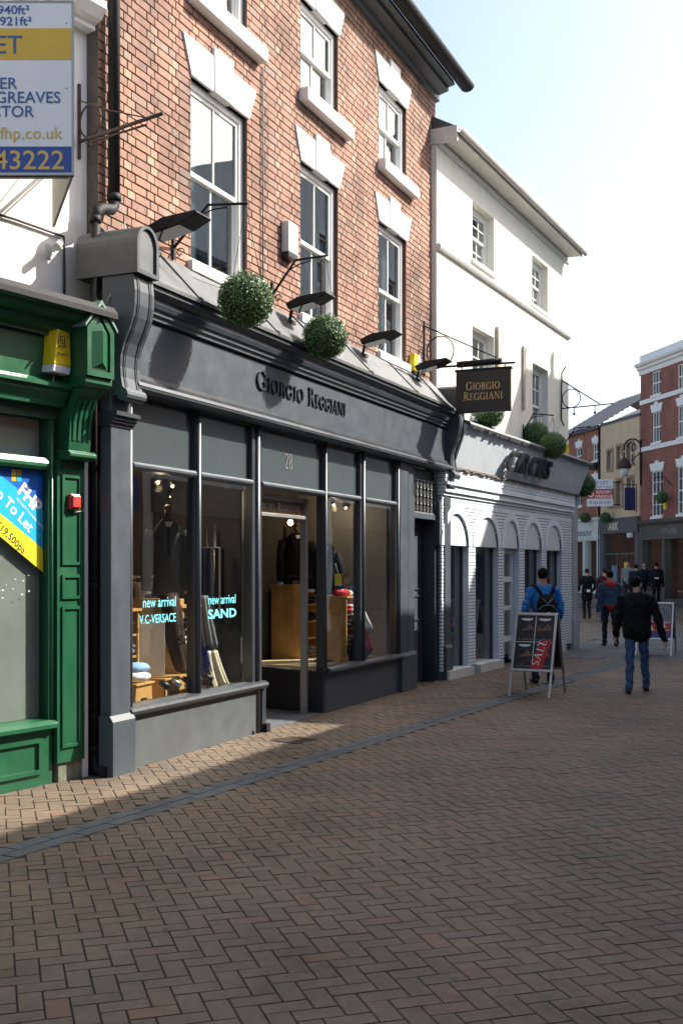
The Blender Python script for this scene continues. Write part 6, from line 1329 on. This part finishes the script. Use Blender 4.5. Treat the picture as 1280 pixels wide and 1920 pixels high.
    for i in range(rows):
        for j in range(seg):
            a = 2 * math.pi * (j + .5) / seg; ph = math.pi * (i + .5) / rows; front = math.sin(a) * math.sin(ph); zz = math.cos(ph)
            ok = (zz > .55 - .3 * (front < .3)) if front > .25 else (zz > -.78 if front < -.35 else zz > -.25)
            if bald: ok = zz < .35 and zz > -.7 and front < -.0
            if ok: ff.append((i * seg + j, i * seg + (j + 1) % seg, (i + 1) * seg + (j + 1) % seg, (i + 1) * seg + j))
    hm.add(vv, ff, True); hm.build('hair', hair, t, recalc=False)
    for q in (-1, 1): e_ = head + hx * (q * .03) + hf * .083 + v((0, 0, .012)); MB().ball((e_.x, -e_.y, e_.z), .010, 8, 6).build('eye', text_black, t)
    mo = head + hf * .088 - v((0, 0, .062)); MB().ball((mo.x, -mo.y, mo.z), (.022, .006, .006), 8, 5).build('mouth', red_plastic, t)
    if hood: MB().ball((0, -lf + .075, 1.43), (.135, .075, .075), 14, 10, .04).tube([(.13 * math.cos(a), -lf * 1 + .05 * math.sin(a) - .0, 1.475 - .02 * math.sin(a)) for a in np.linspace(math.pi, 2 * math.pi, 9)], .035, 8).build('hood', hood, t)
    return t
# man in black walking away
person('man in black jacket and blue jeans walking away past the white shop', 4.18, 15.95, -.18, 1.64, black_cloth, denim, hair_dark, bulk=1.32, coat=.05, feet=((-.13, -.24), (.15, .14)), lift=(0, .0), hands=((-.30, .10, .86), (.40, .02, .80)), lean=.03, turn_head=-.6, voxel=.008)
# man with backpack looking at the white shop
pb_ = person('man in blue top with black backpack facing the white shop windows', 3.06, 17.1, .10, 1.76, blue_cloth, denim_dark, hair_dark, bulk=1.12, feet=((-.11, .02), (.11, -.02)), hands=((-.27, .14, .95), (.27, .12, .90)), turn_head=-.25, voxel=.009, sleeve=.55)
bp_ = bpy.data.objects.new('backpack', None); COL.objects.link(bp_); bp_.location = (3.06, 17.1, 0); bp_.rotation_euler = (0, 0, .10); tag(bp_, 'black backpack with grey cross straps on the blue-topped man', 'backpack')
MB().ball((.0, .175, 1.17), (.155, .085, .20), 18, 12).build('pack', black_cloth, bp_)
MB().ball((.0, .235, 1.09), (.12, .05, .11), 16, 10).build('front_pocket', black_cloth, bp_)
for q in (-1, 1):
    MB().tube([(q * .05, .17, 1.30), (q * .11, .155, 1.42), (q * .145, .08, 1.49), (q * .15, -.03, 1.50), (q * .15, -.12, 1.44), (q * .14, -.15, 1.25)], .024, 8).build('shoulder_strap', black_cloth, bp_)
    MB().tube([(q * .12, .15, 1.05), (q * .17, .09, 1.12), (q * .19, .0, 1.22)], .010, 6).build('side_strap', black_cloth, bp_)
MB().tube([(-.075, .245, 1.30), (0, .268, 1.22), (.075, .245, 1.30)], .010, 6).tube([(-.14, .21, 1.13), (-.07, .268, 1.19), (0, .275, 1.205), (.07, .268, 1.19), (.14, .21, 1.13)], .010, 6).build('grey_trim', grey_cloth, bp_)
MB().poly([(-.03, 1.09), (.03, 1.10), (.0, 1.05)], .283, .287).build('logo_patch', text_white, bp_)
person('person in grey-blue hooded top with red hood walking towards the junction', 6.05, 25.4, .0, 1.70, grey_blue, denim_dark, hair_dark, bulk=1.15, feet=((-.11, .05), (.12, -.14)), hands=((-.28, .02, .82), (.27, .08, .84)), hood=red_cloth, hem=red_cloth, voxel=.011)
person('person in long black coat with small white label walking alone', 8.32, 38.2, .05, 1.70, black_cloth, black_cloth, hair_brown, bulk=1.15, feet=((-.08, .0), (.08, -.06)), hands=((-.25, .14, .98), (.25, .14, .98)), coat=.22, voxel=.014)
lb_ = bpy.data.objects.new('shoulder_bag', None); COL.objects.link(lb_); lb_.location = (8.32, 38.2, gz(38.2)); tag(lb_, 'black bag with white number patch on person in long black coat', 'bag'); MB().box(-.13, .13, .14, .20, .84, 1.06).build('bag', black_cloth, lb_, .02); MB().box(-.05, .06, .201, .204, .90, .99).build('patch', text_white, lb_); MB().tube([(-.12, .17, 1.05), (-.05, .16, 1.3), (.1, .0, 1.45)], .012, 6).build('strap', black_cloth, lb_)
person('person in dark maroon top half hidden behind the grey-blue hooded one', 8.55, 36.6, .1, 1.74, cloth('maroon_cloth', (.05, .015, .02)), denim_dark, hair_brown, bulk=1.15, voxel=.014)
person('man in light grey sweater standing before the ARK shop', 11.95, 47.0, 2.6, 1.80, grey_cloth, denim_dark, hair_brown, bulk=1.15, voxel=.014)
person('person in navy jacket with dark hair before the ARK shop', 11.55, 44.2, -.3, 1.72, navy_cloth, navy_cloth, hair_dark, bulk=1.2, coat=.12, voxel=.014)
person('bald person in dark clothes by the ARK doorway', 12.95, 48.2, .4, 1.68, navy_cloth, denim_dark, hair_grey, bulk=1.1, bald=True, voxel=.014)
person('person in black jacket with white logo before the red building', 12.85, 46.0, -.2, 1.76, black_cloth, black_cloth, hair_dark, bulk=1.25, voxel=.014)
lg = bpy.data.objects.new('waist_bag', None); COL.objects.link(lg); lg.location = (12.85, 46.0, gz(46)); lg.rotation_euler = (0, 0, -.2); tag(lg, 'black rucksack with white logo on person before the red building', 'bag'); MB().ball((0, .18, 1.16), (.15, .07, .2), 14, 10).build('bag', black_cloth, lg); MB().box(-.08, .08, .24, .255, 1.10, 1.15).build('logo', text_white, lg)
